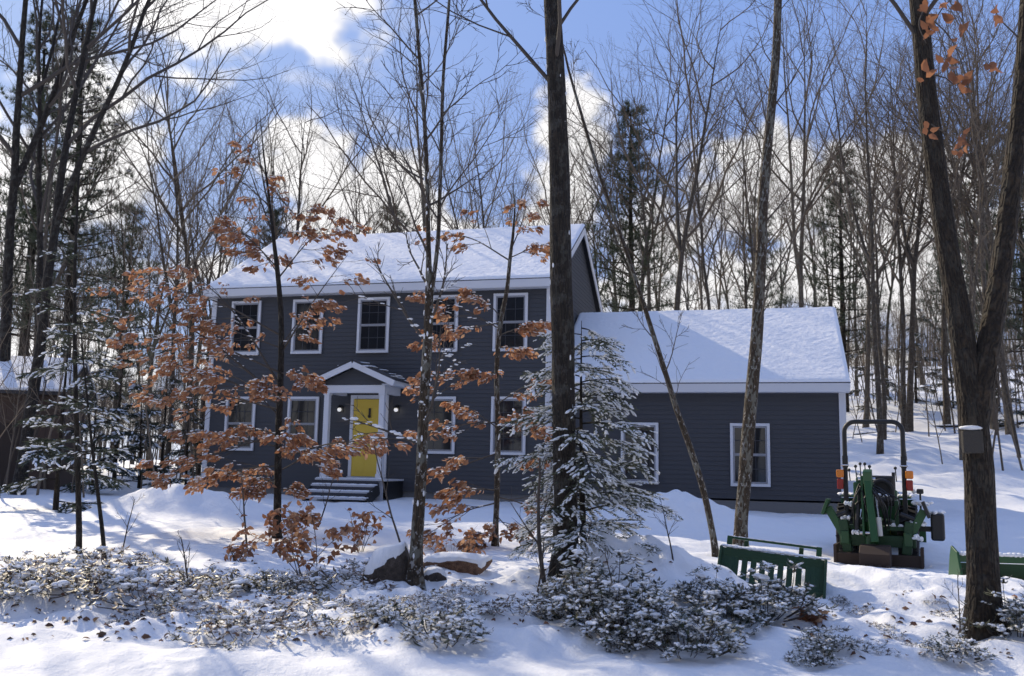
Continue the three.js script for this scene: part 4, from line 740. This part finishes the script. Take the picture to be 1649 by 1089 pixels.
// ---------------------------------------------------------------- stones
M.rock = mat(0.13, 0.105, 0.085, 0.95, { map: texture(256, 256, (u, v) => srgb([0.75, 0.72, 0.7].map((c) => c * (0.45 + 0.55 * sn(u, v, 12, 12)) * (0.7 + 0.5 * sn(u, v, 60, 60)))), true), bumpMap: snowBump, bumpScale: 0.02 });
M.rockWarm = mat(0.3, 0.17, 0.1, 0.95, { map: M.rock.map, bumpMap: snowBump, bumpScale: 0.02 });
function boulder(px, py, w, h, d, seed, material, label, turn, slant) {
  const b = hit(px, py); b.y -= 0.08 * h; const g = thing('boulder', label, 'boulder', [b.x, b.y, b.z - d * 0.4], turn), geo = mergeVertices(new THREE.IcosahedronGeometry(1, 5).deleteAttribute('normal')), p = geo.attributes.position, r = rngOf(seed), cuts = Array.from({ length: 11 }, () => [V(r() - 0.5, r() * 0.9 - 0.35, r() - 0.5).normalize(), 0.62 + 0.22 * r()]);
  cuts.push([V(0.2 * slant, 1, 0.1).normalize(), 0.72], [V(slant, 0.5, 0.2).normalize(), 0.66], [V(0, -0.1, 1).normalize(), 0.7]);
  for (let i = 0; i < p.count; i++) {
    const v = V(p.getX(i), p.getY(i), p.getZ(i)); for (const [n, c] of cuts) { const q = v.dot(n) - c; if (q > 0) v.addScaledVector(n, -q * 0.94); }
    v.multiplyScalar(1 + 0.04 * fbm3(v.x * 3 + seed, v.y * 3, v.z * 3, 4)); p.setXYZ(i, v.x * w / 1.5, Math.max(-0.2, v.y * 0.6 + 0.3) * h * 1.3, v.z * d / 1.5);
  }
  geo.computeVertexNormals(); geo.setAttribute('uv', new THREE.BufferAttribute(Float32Array.from({ length: p.count * 2 }, (_, i) => (i % 2 ? p.getY(i >> 1) + 0.6 * p.getZ(i >> 1) : p.getX(i >> 1) + 0.3 * p.getZ(i >> 1)) / 0.5), 2));
  part('stone', geo, material, g);
  // snow resting on the upper faces: the same skin lifted where it is level enough
  const s = geo.clone(), q = s.attributes.position, n = s.attributes.normal;
  for (let i = 0; i < q.count; i++) { const k = smoothstep(n.getY(i), 0.25, 0.6); q.setY(i, q.getY(i) + (k - 0.25) * 0.05); if (k < 0.3) { q.setX(i, q.getX(i) * 0.96); q.setZ(i, q.getZ(i) * 0.96); } }
  s.computeVertexNormals(); part('snow_cap', s, M.snow, g);
}
boulder(624, 934, 0.5, 0.36, 0.42, 41, M.rock, 'grey brown boulder with a slanting snowy top beside the mottled trunk', 0.3, -0.8);
boulder(742, 922, 0.72, 0.2, 0.45, 43, M.rockWarm, 'low reddish flat stone under the slimmer beech', -0.1, 0.3);
boulder(700, 936, 0.24, 0.12, 0.22, 44, M.rock, 'small stone between the mottled trunk and the flat stone', 0.5, 0.3);

// ---------------------------------------------------------------- snowy shrubs of the bank
function shrub(name, label, seed, R, H, rosettes, leafL, snow, tones, pad = 1, category = 'shrub') {
  const g = thing(name, label, category), rng = rngOf(seed), st = new Shape3(), lv = new Shape3(), sw = new Shape3();
  for (let k = 0; k < rosettes; k++) {
    const a = k * GOLD, rr = R * Math.sqrt((k + 0.5) / rosettes) * (0.8 + 0.35 * rng()), dome = H * (1 - 0.8 * Math.min(1, rr / R) ** 2) * clamp(0.75 + 0.7 * noise2(Math.cos(a) * rr / R * 2.2 + seed, Math.sin(a) * rr / R * 2.2), 0.15, 1.3), top = V(Math.cos(a) * rr, 0.03 + dome * (0.3 + 0.75 * rng()), Math.sin(a) * rr);
    const o = V(top.x * 0.35, -0.08, top.z * 0.35), q = new THREE.CatmullRomCurve3([o, o.clone().lerp(top, 0.5).add(V(top.x * 0.2, 0, top.z * 0.2)), top]).getPoints(4); if (k % 2 === 0) st.tube(q, taper(5, 0.006, 0.003), 4);
    const tone = tones[Math.floor(rng() * tones.length)], n = 7 + Math.floor(rng() * 5), tip = [];
    for (let e = 0; e < n; e++) { const d = V(Math.cos(e * 2.4 + k) + top.x * 0.3 / R, 0.45 - 1.15 * rng(), Math.sin(e * 2.4 + k) + top.z * 0.3 / R).normalize(), b = 0.6 + 0.7 * rng(), L = leafL * (0.7 + 0.6 * rng()), o2 = top.clone().add(V(0, -leafL * 0.5 * rng(), 0)); lv.blade(o2, d, V(-d.z, 0.4 * (rng() - 0.5), d.x).normalize(), L, leafL * 0.36, [tone[0] * b, tone[1] * b, tone[2] * b], 0.12, 0.25); tip.push([o2, d, L]); }
    for (const [o2, d, L] of tip) if (rng() < snow * 0.75 && d.y > -0.5) { const sd = V(-d.z, 0.15 * (rng() - 0.5), d.x).normalize(); sw.pod(o2.clone().addScaledVector(d, L * 0.12), d, sd, L * (0.55 + 0.35 * rng()), leafL * (0.28 + 0.14 * rng()), leafL * (0.07 + 0.08 * rng())); }
    if (rng() < snow * 0.45) { const w = leafL * (0.3 + 0.5 * rng() * rng()) * pad; sw.clump(top.x, top.y + 0.008, top.z, w, w * 0.42, rng, 3 + Math.floor(rng() * 4)); }
  }
  part('stems', st.geometry(), M.barkTwig, g); part('leaves', lv.geometry(), M.leafy, g, 'stuff'); part('snow', sw.geometry(), M.snowLoad, g, 'stuff');
  return g;
}
{
  const green = [[0.05, 0.065, 0.026], [0.075, 0.08, 0.036], [0.035, 0.042, 0.02], [0.095, 0.08, 0.042]], olive = [[0.09, 0.075, 0.036], [0.15, 0.095, 0.05], [0.06, 0.06, 0.028], [0.2, 0.11, 0.06]];
  const A = shrub('laurel_shrub', 'large snow laden laurel left of the snow heap by the thick trunk', 1001, 0.58, 0.62, 105, 0.1, 0.66, green, 1.1), B = shrub('laurel_shrub', 'big rounded snowy laurel before the green bucket', 1002, 0.52, 0.5, 85, 0.1, 0.62, green, 1.1), C = shrub('laurel_shrub', 'snowy laurel tuft standing alone in the left centre of the road bank', 1003, 0.36, 0.26, 42, 0.085, 0.75, green, 1.1), D = shrub('laurel_shrub', 'low olive laurel at the left end of the bank', 1004, 0.72, 0.24, 52, 0.09, 0.5, olive, 1.5), E = shrub('laurel_shrub', 'sparse low laurel before the left beech', 1005, 0.6, 0.16, 34, 0.09, 0.55, olive, 1.6);
  const put = (o, px, py, turn, s) => { o.position.copy(hit(px, py)); o.rotation.y = turn; o.scale.set(...(s.length ? s : [s, s, s])); };
  put(A, 975, 990, 0, 1); put(B, 1235, 985, 1, [1.05, 0.9, 1]); put(C, 715, 1025, 0, 1); put(D, 40, 945, 0, 1.1); put(E, 330, 945, 0, 1.1);
  const list = [[A, 1015, 1025, 0.8, 'snowy dark laurel in front, right of the foreground middle'], [B, 925, 960, 0.75, 'snowy laurel against the foot of the thick trunk'], [A, 1105, 1045, 0.8, 'dark leaved snowy laurel nearest the road right of the middle'], [B, 1165, 1010, 0.8, 'snowy laurel between the two big rounded ones'], [B, 1130, 965, 0.62, 'small snowy laurel left of the green bucket'], [C, 1330, 1040, 0.7, 'small dark laurel tuft below the green bucket'], [C, 1310, 1065, 0.6, 'lowest small laurel tuft on the right road bank'], [C, 1540, 1055, 0.7, 'grassy snowy tuft left of the forked trunk foot'], [A, 1640, 1020, 0.8, 'snowy shrub right of the forked trunk at the picture edge'], [C, 620, 1000, 0.8, 'snowy laurel tuft below the grey boulder'], [C, 1000, 1045, 0.5, 'little dark tuft at the road edge left of the laurels']];
  list.forEach(([o, px, py, s, label], k) => copyOf(o, hit(px, py), k * 1.9, s, label, 'snowy laurels on the bank'));
  const rng = rngOf(1010), zones = [[0, 200, 905, 975, 7, 'low snowy laurel on the bank at the left edge', 'low laurels at the left edge'], [180, 460, 925, 1030, 9, 'low leafy laurel on the bank below the left beech', 'low laurels below the left beech'], [440, 640, 930, 1010, 7, 'low leafy laurel on the bank below the boulder', 'low laurels below the boulder'], [640, 900, 955, 1010, 6, 'low laurel sprig in the snow right of the mottled trunk', 'laurel sprigs right of the mottled trunk'], [1340, 1560, 970, 1065, 9, 'tiny laurel sprig in the snow before the tractor', 'laurel sprigs before the tractor']];
  for (const [x0, x1, y0, y1, n, label, group] of zones) for (let k = 0; k < n; k++) { const px = x0 + (x1 - x0) * (k + rng()) / n, py = y0 + (y1 - y0) * rng(), small = x0 > 1300 ? 0.35 : x0 > 620 ? 0.55 : 0.85; copyOf([D, E, C, E][Math.floor(rng() * 4)], hit(px, py), rng() * 6, small * (0.45 + 0.75 * rng()), label, group); }
}
{ // fallen leaves and bits of twig strewn over the snow of the bank
  const rng = rngOf(1030), s = new Shape3(); s.blade(V(0, 0, 0), V(0, 0, 1), V(1, 0, 0), 0.07, 0.04, null, 0.25, 0.3);
  const N = 700, im = new THREE.InstancedMesh(s.geometry(), mat(0.2, 0.11, 0.06, 0.9, { side: THREE.DoubleSide }), N), m = new THREE.Matrix4(), e = new THREE.Euler(), c = new THREE.Color();
  for (let k = 0; k < N; k++) { const u = rng(), px = u < 0.6 ? 640 * rng() : 640 + 1000 * rng(), p = hit(px, 900 + 135 * rng() * (u < 0.6 ? 1 : 0.9) + (px > 1300 ? 50 : 0)), sc = 0.4 + 0.9 * rng(); e.set((rng() - 0.5) * 1.4, rng() * 6.28, (rng() - 0.5) * 1.4); m.makeRotationFromEuler(e); m.scale(V(sc, sc, sc)); m.setPosition(p.x, p.y + 0.012, p.z); im.setMatrixAt(k, m); const t = 0.3 + 0.9 * rng(); im.setColorAt(k, c.setRGB(t, t * (0.85 + 0.2 * rng()), t)); }
  im.name = 'leaf_litter'; shade(im); tag(im, 'brown fallen leaves strewn over the snowy bank', 'leaf litter', null, 'stuff'); scene.add(im);
}
{ // bare whips in the bank
  const rng = rngOf(1020), spots = [[879, 940, 200, 8, 'thin dark dead stem left of the thick trunk'], [655, 905, 190, 4, 'thin whip beside the mottled trunk'], [862, 965, 95, 4, 'forked dry twig in the bank left of the laurels'], [1003, 985, 100, 3, 'dry whip standing among the laurels'], [305, 945, 80, 4, 'small dry twig in the bank below the left beech'], [195, 895, 90, 3, 'dry whip right of the slanting stem'], [400, 890, 120, 4, 'bent grey whip left of the beech foot'], [930, 940, 100, 3, 'dry whip at the thick trunk'], [1545, 1040, 110, 3, 'slanting dry stalk left of the forked trunk'], [1085, 905, 90, 3, 'dry whip on the snow heap'], [510, 850, 90, 3, 'dry whip right of the beech foot']];
  for (const [px, py, h, w, label] of spots) {
    const b = hit(px, py), Z = -b.z, s = new Shape3(), H = h / 1505 * Z, q = pathFrom(rng, V(0, -0.08, 0), V((rng() - 0.5) * 0.5, 1, (rng() - 0.5) * 0.4).normalize(), H + 0.08, 7, 0.16, 0.01), r = w / 1505 * Z / 2; s.tube(q, taper(8, r, r * 0.4), 6);
    branchOut(s, rng, q, H, r, 0, { kids: [5, 3], from: [0.3, 0.2], ang: [0.6, 0.6], ratio: [0.35, 0.5], thin: [0.6, 0.6], seg: [4, 3], wob: [0.3, 0.3], up: [0.03, 0], sides: [4, 3], min: 0.0025, leafFrom: 9 });
    const m = shade(new THREE.Mesh(s.geometry(), M.barkTwig)); m.name = numbered('dry_whip'); m.position.copy(b); tag(m, label, 'twig'); scene.add(m);
  }
}
{ // fallen logs on the hillside
  for (const [x0, y0, x1, y1, Z, r, label] of [[1452, 693, 1545, 690, 28, 0.06, 'dark fallen log on the hillside above the tractor'], [1375, 702, 1440, 698, 27, 0.04, 'thin fallen branch behind the roll bar'], [1605, 690, 1655, 684, 33, 0.07, 'fallen log right of the forked trunk']]) {
    const a = hit(x0, y0), c = hit(x1, y1), b = a.clone().lerp(c, 0.5); a.y += r; c.y += r * 1.5; b.y = (a.y + c.y) / 2;
    const g = thing('fallen_log', label, 'log', [b.x, b.y, b.z]), s = new Shape3(), q = new THREE.CatmullRomCurve3([a.clone().sub(b), V(0, 0.02, 0), c.clone().sub(b)]).getPoints(10); s.tube(q, taper(11, r, r * 0.7), 8); part('trunk', s.geometry(), M.barkDark, g);
    const sw = new Shape3(), rg = rngOf(Math.round(x0)); for (let k = 0; k < 40; k++) { const p = along3(q, rg() * 0.99); sw.lump(p.x, p.y + r * 0.9, p.z, 0.1, 0.03, r * 0.7, rg, PEBBLE); } part('snow', sw.geometry(), M.snowLoad, g, 'stuff');
  }
}
// ---------------------------------------------------------------- machinery
M.green = mat(0.012, 0.068, 0.018, 0.45);
M.greenWorn = mat(0.013, 0.05, 0.016, 0.6, { bumpMap: snowBump, bumpScale: 0.004 });
M.tyre = mat(0.014, 0.014, 0.015, 0.9);
M.steel = mat(0.55, 0.55, 0.56, 0.25, { metalness: 1 });
M.rust = mat(0.055, 0.036, 0.026, 0.8, { metalness: 0.2 });
M.amber = new THREE.MeshPhysicalMaterial({ color: new THREE.Color().setRGB(0.85, 0.3, 0.03), roughness: 0.25, transmission: 0.3, thickness: 0 });
M.red = mat(0.3, 0.018, 0.012, 0.3);
M.yellowPaint = mat(0.65, 0.45, 0.03, 0.45);
M.seat = mat(0.015, 0.015, 0.016, 0.55);
{
  const b = at(1408, 880, 15); b.y = groundY(b.x, b.z) - 0.05;
  const t = thing('tractor', 'green compact tractor with black roll bar and folded backhoe, seen from behind', 'tractor', [b.x, b.y, b.z], -0.44);
  const P = (n, list, m, parent = t) => part(n, Array.isArray(list) ? merge(list) : list, m, parent);
  // wheels
  function wheel(x, z, R, w, name) {
    const prof = [[R * 0.55, -w / 2 * 0.9], [R * 0.8, -w / 2], [R * 0.94, -w / 2 * 0.92], [R * 0.985, -w * 0.3], [R, 0], [R * 0.985, w * 0.3], [R * 0.94, w / 2 * 0.92], [R * 0.8, w / 2], [R * 0.55, w / 2 * 0.9]].map(([r, y]) => new THREE.Vector2(r, y));
    const parts = [new THREE.LatheGeometry(prof, 28)]; for (let k = 0; k < 22; k++) { const q = k / 22 * 6.283; for (const s of [-1, 1]) { const lug = bx(0.035, w * 0.52, 0.05, 0, s * w * 0.22, 0, s * 0.5); lug.translate(R + 0.008, 0, 0); lug.rotateY(q + (s > 0 ? 0.14 : 0)); parts.push(lug); } }
    const tyre = merge(parts); tyre.rotateZ(Math.PI / 2); tyre.translate(x, R, z);
    const wh = P(name, tyre, M.tyre), rim = new THREE.LatheGeometry([[0.02, 0.02], [R * 0.3, 0.02], [R * 0.5, -0.06], [R * 0.56, w * 0.42], [R * 0.53, w * 0.42]].map(([r, y]) => new THREE.Vector2(r, y)), 24); rim.rotateZ(x > 0 ? -Math.PI / 2 : Math.PI / 2); rim.translate(x, R, z); part('rim', rim, M.yellowPaint, wh);
  }
  wheel(-0.47, -0.85, 0.47, 0.3, 'rear_wheel'); wheel(0.47, -0.85, 0.47, 0.3, 'rear_wheel'); wheel(-0.45, -2.3, 0.31, 0.2, 'front_wheel'); wheel(0.45, -2.3, 0.31, 0.2, 'front_wheel');
  P('chassis', [bx(0.42, 0.32, 1.9, 0, 0.55, -1.55, 0, 0, 0, 0.04), bx(0.8, 0.16, 0.2, 0, 0.47, -0.85, 0, 0, 0, 0.03), bx(0.7, 0.12, 0.14, 0, 0.33, -2.3, 0, 0, 0, 0.03)], M.greenWorn);
  P('hood', [extruded([[-0.5, 0], [0.55, 0], [0.55, 0.34], [0.2, 0.42], [-0.5, 0.46]], 0.5, 0.03).rotateY(Math.PI / 2).translate(-0.25, 0.72, -2.05)], M.green);
  P('muffler', rod(V(0.2, 0.9, -2.2), V(0.2, 1.5, -2.2), 0.03, 10), M.black);
  for (const s of [-1, 1]) {
    const f = new THREE.CylinderGeometry(0.56, 0.56, 0.26, 20, 1, true, Math.PI * 0.1, Math.PI * 0.8).rotateZ(Math.PI / 2).rotateX(-Math.PI / 2); f.translate(s * 0.47, 0.52, -0.85);
    const fd = P('fender', [f, bx(0.2, 0.03, 0.5, s * 0.44, 1.09, -0.85, 0, 0, 0, 0.01)], M.green); fd.material = fd.material.clone(); fd.material.side = THREE.DoubleSide;
    const lamp = P('tail_light', bx(0.1, 0.17, 0.06, s * 0.53, 1.29, -0.5, 0, 0, 0, 0.015), M.red);
    part('amber_lens', bx(0.12, 0.13, 0.09, s * 0.53, 1.46, -0.5, 0, 0, 0, 0.02), M.amber, lamp);
    P('loader_arm', [between(V(s * 0.5, 0.95, -1.6), V(s * 0.5, 0.7, -2.6), 0.08, 0.13, 0.01), between(V(s * 0.5, 0.7, -2.6), V(s * 0.5, 0.3, -3.0), 0.08, 0.12, 0.01), bx(0.09, 0.7, 0.14, s * 0.5, 0.68, -1.6, 0, 0, 0, 0.01)], M.green);
  }
  // roll bar
  const hoop = new THREE.CurvePath(), X = 0.45, T = 2.32, R = 0.17; const pts = [];
  for (let y = 1.0; y <= T - R; y += 0.2) pts.push(V(-X, y, -0.55)); for (let k = 0; k <= 6; k++) { const q = Math.PI - k / 6 * Math.PI / 2; pts.push(V(-X + R + R * Math.cos(q), T - R + R * Math.sin(q), -0.55)); } for (let k = 1; k < 5; k++) pts.push(V(lerp(-X + R, X - R, k / 5), T, -0.55)); for (let k = 0; k <= 6; k++) { const q = Math.PI / 2 - k / 6 * Math.PI / 2; pts.push(V(X - R + R * Math.cos(q), T - R + R * Math.sin(q), -0.55)); } for (let y = T - R - 0.1; y >= 1.0; y -= 0.2) pts.push(V(X, y, -0.55));
  const rops = P('roll_bar', [new THREE.TubeGeometry(new THREE.CatmullRomCurve3(pts, false, 'centripetal'), 120, 0.037, 8)], M.black);
  for (const s of [-1, 1]) { part('hinge', bx(0.085, 0.2, 0.09, s * X, 1.66, -0.55, 0, 0, 0, 0.01), M.black, rops); part('hinge_pin', rod(V(s * X - 0.06, 1.6, -0.5), V(s * X + 0.06, 1.6, -0.5), 0.016), M.steel, rops); part('lower_post', bx(0.07, 0.8, 0.08, s * X, 0.9, -0.55, 0, 0, 0, 0.01), M.black, rops); }
  // seat and wheel
  P('seat', [bx(0.46, 0.1, 0.42, 0.08, 1.0, -0.75, 0, 0, 0, 0.04), bx(0.44, 0.44, 0.1, 0.08, 1.22, -0.52, 0.1, 0, 0, 0.045)], M.seat);
  P('backhoe_seat', [bx(0.34, 0.08, 0.3, 0.1, 1.06, -0.28, 0, 0, 0, 0.035), moved(new THREE.TorusGeometry(0.16, 0.035, 8, 18, Math.PI), 0.11, 1.2, -0.42)], M.seat);
  P('steering_wheel', [moved(new THREE.TorusGeometry(0.17, 0.014, 6, 22), 0, 1.28, -1.3, -0.9), rod(V(0, 0.9, -1.5), V(0, 1.27, -1.3), 0.025)], M.black);
  // backhoe
  P('backhoe_frame', [bx(1.12, 0.18, 0.22, 0.05, 0.42, -0.1, 0, 0, 0, 0.015), bx(0.14, 0.5, 0.26, -0.42, 0.48, -0.05, 0, 0, 0.12, 0.012), bx(0.14, 0.5, 0.26, 0.5, 0.48, -0.05, 0, 0, -0.12, 0.012), bx(0.9, 0.06, 0.3, 0.05, 0.62, -0.15, 0, 0, 0, 0.01), bx(0.06, 0.42, 0.1, -0.28, 0.84, -0.12, 0, 0, 0, 0.01), bx(0.06, 0.42, 0.1, 0.34, 0.84, -0.12, 0, 0, 0, 0.01)], M.greenWorn);
  P('swing_post', [rod(V(-0.04, 0.28, 0.16), V(-0.04, 0.72, 0.16), 0.075, 14), bx(0.22, 0.05, 0.2, -0.04, 0.32, 0.1, 0, 0, 0, 0.01), bx(0.22, 0.05, 0.2, -0.04, 0.68, 0.1, 0, 0, 0, 0.01)], M.green);
  const boom = P('boom', [between(V(-0.12, 0.5, 0.26), V(-0.14, 1.42, 0.12), 0.035, 0.17, 0.006), between(V(0.03, 0.5, 0.26), V(0.0, 1.42, 0.12), 0.035, 0.17, 0.006), between(V(-0.045, 0.55, 0.2), V(-0.07, 1.36, 0.08), 0.11, 0.02)], M.green);
  part('pin', rod(V(-0.2, 1.38, 0.13), V(0.06, 1.38, 0.13), 0.03, 10), M.steel, boom); part('pin', rod(V(-0.18, 0.55, 0.26), V(0.09, 0.55, 0.26), 0.03, 10), M.steel, boom);
  P('dipper', [between(V(-0.06, 1.44, 0.2), V(0.05, 0.42, 0.46), 0.11, 0.13, 0.012), bx(0.13, 0.2, 0.2, -0.05, 1.42, 0.2, 0.2, 0, 0, 0.012)], M.green);
  P('hydraulic_cylinder', [rod(V(0.12, 0.52, 0.4), V(0.1, 0.8, 0.36), 0.042, 12)], mat(0.5, 0.5, 0.48, 0.4));
  P('hydraulic_cylinder', [rod(V(-0.22, 0.6, 0.28), V(-0.2, 0.98, 0.22), 0.035, 12), rod(V(-0.2, 0.98, 0.22), V(-0.19, 1.25, 0.18), 0.018, 10)], M.black);
  P('cylinder_rod', [rod(V(0.1, 0.8, 0.36), V(0.06, 1.2, 0.28), 0.018, 10)], M.steel);
  P('backhoe_bucket', [extruded([[-0.2, 0], [0.18, 0.02], [0.24, 0.2], [0.12, 0.32], [-0.06, 0.3], [-0.2, 0.2]], 0.42, 0.01).rotateY(Math.PI / 2).translate(-0.16, 0.06, 0.5), ...[0, 1, 2, 3].map((k) => bx(0.05, 0.03, 0.16, -0.11 + k * 0.115, 0.1, 0.72, 0.2))], M.rust);
  P('rear_plate', [bx(1.24, 0.18, 0.05, 0.06, 0.14, 0.12, 0.1, 0, 0, 0.008), bx(0.05, 0.3, 0.3, -0.57, 0.2, 0.02, 0, 0, 0, 0.008), bx(0.05, 0.3, 0.3, 0.69, 0.2, 0.02, 0, 0, 0, 0.008)], M.rust);
  // stabilisers, raised
  for (const s of [-1, 1]) {
    const ex = s < 0 ? -0.68 : 0.74, st = P('stabilizer', [between(V(s * 0.42 + 0.04, 0.38, 0.02), V(ex, 0.92, 0), 0.1, 0.12, 0.01), bx(0.12, 0.2, 0.16, s * 0.46 + 0.04, 0.46, 0.02, 0, 0, 0, 0.01)], M.green);
    part('pad', [bx(0.05, 0.26, 0.3, ex + s * 0.03, 0.93, 0, 0, 0, s * 0.35, 0.01)][0], s < 0 ? M.green : M.black, st);
    part('cylinder', rod(V(s * 0.4, 0.85, 0.02), V(lerp(s * 0.42, ex, 0.75), 0.75, 0.02), 0.034, 10), M.black, st);
  }
  P('control_tower', [bx(0.3, 0.42, 0.16, -0.13, 1.12, 0.0, 0, 0, 0, 0.02), bx(0.22, 0.1, 0.14, -0.13, 1.36, -0.02, 0, 0, 0, 0.02)], M.green);
  for (const [k, x, h] of [[0, -0.23, 0.2], [1, -0.16, 0.24], [2, -0.09, 0.24], [3, -0.02, 0.2], [4, -0.33, 0.14], [5, 0.36, 0.18]]) { const l = P('control_lever', rod(V(x, 1.35, -0.02), V(x - 0.01, 1.4 + h - 0.04, 0.02), 0.009, 6), M.black); part('knob', moved(new THREE.SphereGeometry(0.026, 8, 6), x - 0.01, 1.4 + h - 0.02, 0.02), M.black, l); }
  const hs = rngOf(1201); for (let k = 0; k < 18; k++) { const x = -0.38 + 0.8 * hs(), c = new THREE.CatmullRomCurve3([V(x, 0.6 + 0.2 * hs(), 0.02), V(x + (hs() - 0.5) * 0.2, 0.95 + 0.2 * hs(), 0.2 + 0.2 * hs()), V(-0.1 + 0.25 * (hs() - 0.5), 1.15 + 0.2 * hs(), 0.12), V(-0.13 + 0.2 * (hs() - 0.5), 0.95, 0.1)]); P('hose', new THREE.TubeGeometry(c, 16, 0.012, 5), M.black); }
  P('front_bucket', [extruded([[0, 0], [0.5, 0.02], [0.5, 0.06], [0.1, 0.12], [0.06, 0.45], [0, 0.45]], 1.35, 0.008).rotateY(Math.PI / 2).translate(-0.68, 0.1, -3.0)], M.green);
  // weights and snow at the right
  const box = P('ballast_box', [bx(0.2, 0.42, 0.34, 0.92, 0.66, -0.35, 0, 0, 0, 0.04), between(V(0.5, 0.62, -0.35), V(0.84, 0.62, -0.35), 0.08, 0.08)], M.black);
  const sw = new Shape3(), r = rngOf(1202), spot = (x, y, z, a, h, d) => { for (let k = 0; k < 9; k++) sw.lump(x + (r() - 0.5) * a, y + (r() - 0.5) * h * 0.6, z + (r() - 0.5) * d, a * (0.14 + 0.14 * r()), Math.min(h, 0.03) * (0.5 + r()), d * (0.14 + 0.14 * r()), r); };
  spot(0.92, 0.88, -0.35, 0.22, 0.04, 0.3); spot(0.62, 0.72, -0.05, 0.22, 0.05, 0.2); spot(0.72, 1.02, -0.4, 0.24, 0.07, 0.2); spot(-0.36, 0.98, -0.1, 0.12, 0.05, 0.1); spot(-0.42, 0.76, 0, 0.14, 0.05, 0.14); spot(-0.2, 1.46, -0.02, 0.05, 0.02, 0.05); spot(0.1, 1.12, -0.3, 0.2, 0.025, 0.2); spot(0.3, 0.66, -0.1, 0.2, 0.03, 0.1); spot(0.47, 1.12, -0.85, 0.2, 0.03, 0.3); spot(-0.47, 1.12, -0.85, 0.2, 0.03, 0.3); spot(0.64, 0.5, 0.08, 0.12, 0.1, 0.06); spot(-0.25, 0.55, 0.18, 0.1, 0.03, 0.08); spot(0.6, 1.2, -0.6, 0.1, 0.05, 0.1);
  part('snow', sw.geometry(), M.snowLoad, t, 'stuff');
  P('work_light', [bx(0.1, 0.08, 0.08, 0.68, 1.2, -0.5, 0, 0, 0, 0.015), rod(V(0.68, 0.9, -0.5), V(0.68, 1.2, -0.5), 0.015)], M.black);
}
{ // slotted green loader bucket lying on the bank
  const Z = 10.6, b = at(1240, 930, Z); b.y = groundY(b.x, b.z);
  const g = thing('rock_bucket', 'green slotted loader bucket lying behind the snowy laurels', 'bucket', [b.x, b.y - 0.1, b.z], -0.3); g.rotation.z = -0.09; g.scale.y = 0.78;
  const P = (n, geo, m = M.greenWorn, parent = g) => part(n, geo, m, parent), W = 1.12;
  P('top_beam', bx(W, 0.15, 0.09, 0, 0.42, 0.02, -0.2, 0, 0, 0.012)); P('bottom_beam', bx(W, 0.09, 0.09, 0, 0.04, 0.24, 0, 0, 0, 0.012));
  for (let k = 0; k < 11; k++) P('tine', between(V(-W / 2 + 0.08 + k * (W - 0.16) / 10, 0.42, 0.03), V(-W / 2 + 0.08 + k * (W - 0.16) / 10, 0.03, 0.26), 0.062, 0.04, 0.006));
  for (const s of [-1, 1]) P('end_panel', between(V(s * (W / 2 - 0.09), 0.42, 0.035), V(s * (W / 2 - 0.09), 0.02, 0.265), 0.17, 0.03, 0.006));
  for (const s of [-1, 1]) P('side_plate', extruded([[-0.3, 0], [0.34, 0], [0.34, 0.08], [0.06, 0.53], [-0.06, 0.53]], 0.02, 0.004).rotateY(-Math.PI / 2).translate(s * W / 2 + 0.01, -0.02, 0));
  P('rear_rail', rod(V(-W / 2 + 0.08, 0.62, -0.28), V(W / 2 - 0.06, 0.62, -0.28), 0.018, 8), M.green);
  for (const s of [-1, 1]) P('rail_post', between(V(s * (W / 2 - 0.07), 0.3, -0.2), V(s * (W / 2 - 0.07), 0.64, -0.28), 0.06, 0.05, 0.006), M.green);
  P('floor_plate', bx(W - 0.04, 0.02, 0.5, 0, 0.02, -0.02));
  for (const s of [-1, 1]) P('hook', bx(0.05, 0.22, 0.1, s * 0.3, 0.5, -0.2, 0, 0, 0, 0.01), M.greenWorn);
  const sw = new Shape3(), r = rngOf(1301); for (let k = 0; k < 22; k++) sw.lump(-W / 2 + 0.05 + k * W / 22, 0.52 + 0.004 * r(), 0, 0.05, 0.016 + 0.014 * r(), 0.045, r); for (let k = 0; k < 18; k++) sw.lump((r() - 0.5) * W * 0.9, 0.06, (r() - 0.6) * 0.3, 0.12, 0.05, 0.1, r); for (let k = 0; k < 10; k++) sw.lump(-W / 2 + 0.1 + k * 0.1, 0.64, -0.28, 0.06, 0.008, 0.016, r, PEBBLE);
  part('snow', sw.geometry(), M.snowLoad, g, 'stuff');
}
{ // box blade at the right edge
  const b = at(1540, 935, 11.6); b.y = groundY(b.x, b.z);
  const g = thing('box_blade', 'bright green box blade half behind the forked trunk', 'blade', [b.x, b.y, b.z], -0.12), P = (n, geo, m = M.green) => part(n, geo, m, g);
  for (const x of [0, 1.5]) P('end_plate', extruded([[-0.2, 0], [0.22, 0], [0.22, 0.1], [0.12, 0.36], [-0.06, 0.42], [-0.12, 0.3]], 0.02, 0.004).rotateY(-Math.PI / 2 + 0.02).translate(x, 0.02, 0));
  P('beam', bx(1.48, 0.08, 0.08, 0.76, 0.3, 0, 0, 0, 0, 0.01)); P('moldboard', bx(1.46, 0.2, 0.02, 0.76, 0.14, -0.14, 0.2), M.greenWorn); P('cutting_edge', bx(1.46, 0.07, 0.03, 0.76, 0.03, -0.1), M.rust);
  P('bracket', bx(0.09, 0.1, 0.1, 0.22, 0.36, 0, 0, 0, 0, 0.01));
  const sw = new Shape3(), r = rngOf(1401); for (let k = 0; k < 26; k++) sw.lump(0.08 + k * 0.055, 0.352, 0, 0.045, 0.022 + 0.014 * r(), 0.045, r); part('snow', sw.geometry(), M.snowLoad, g, 'stuff');
}
renderer.render(scene, camera);
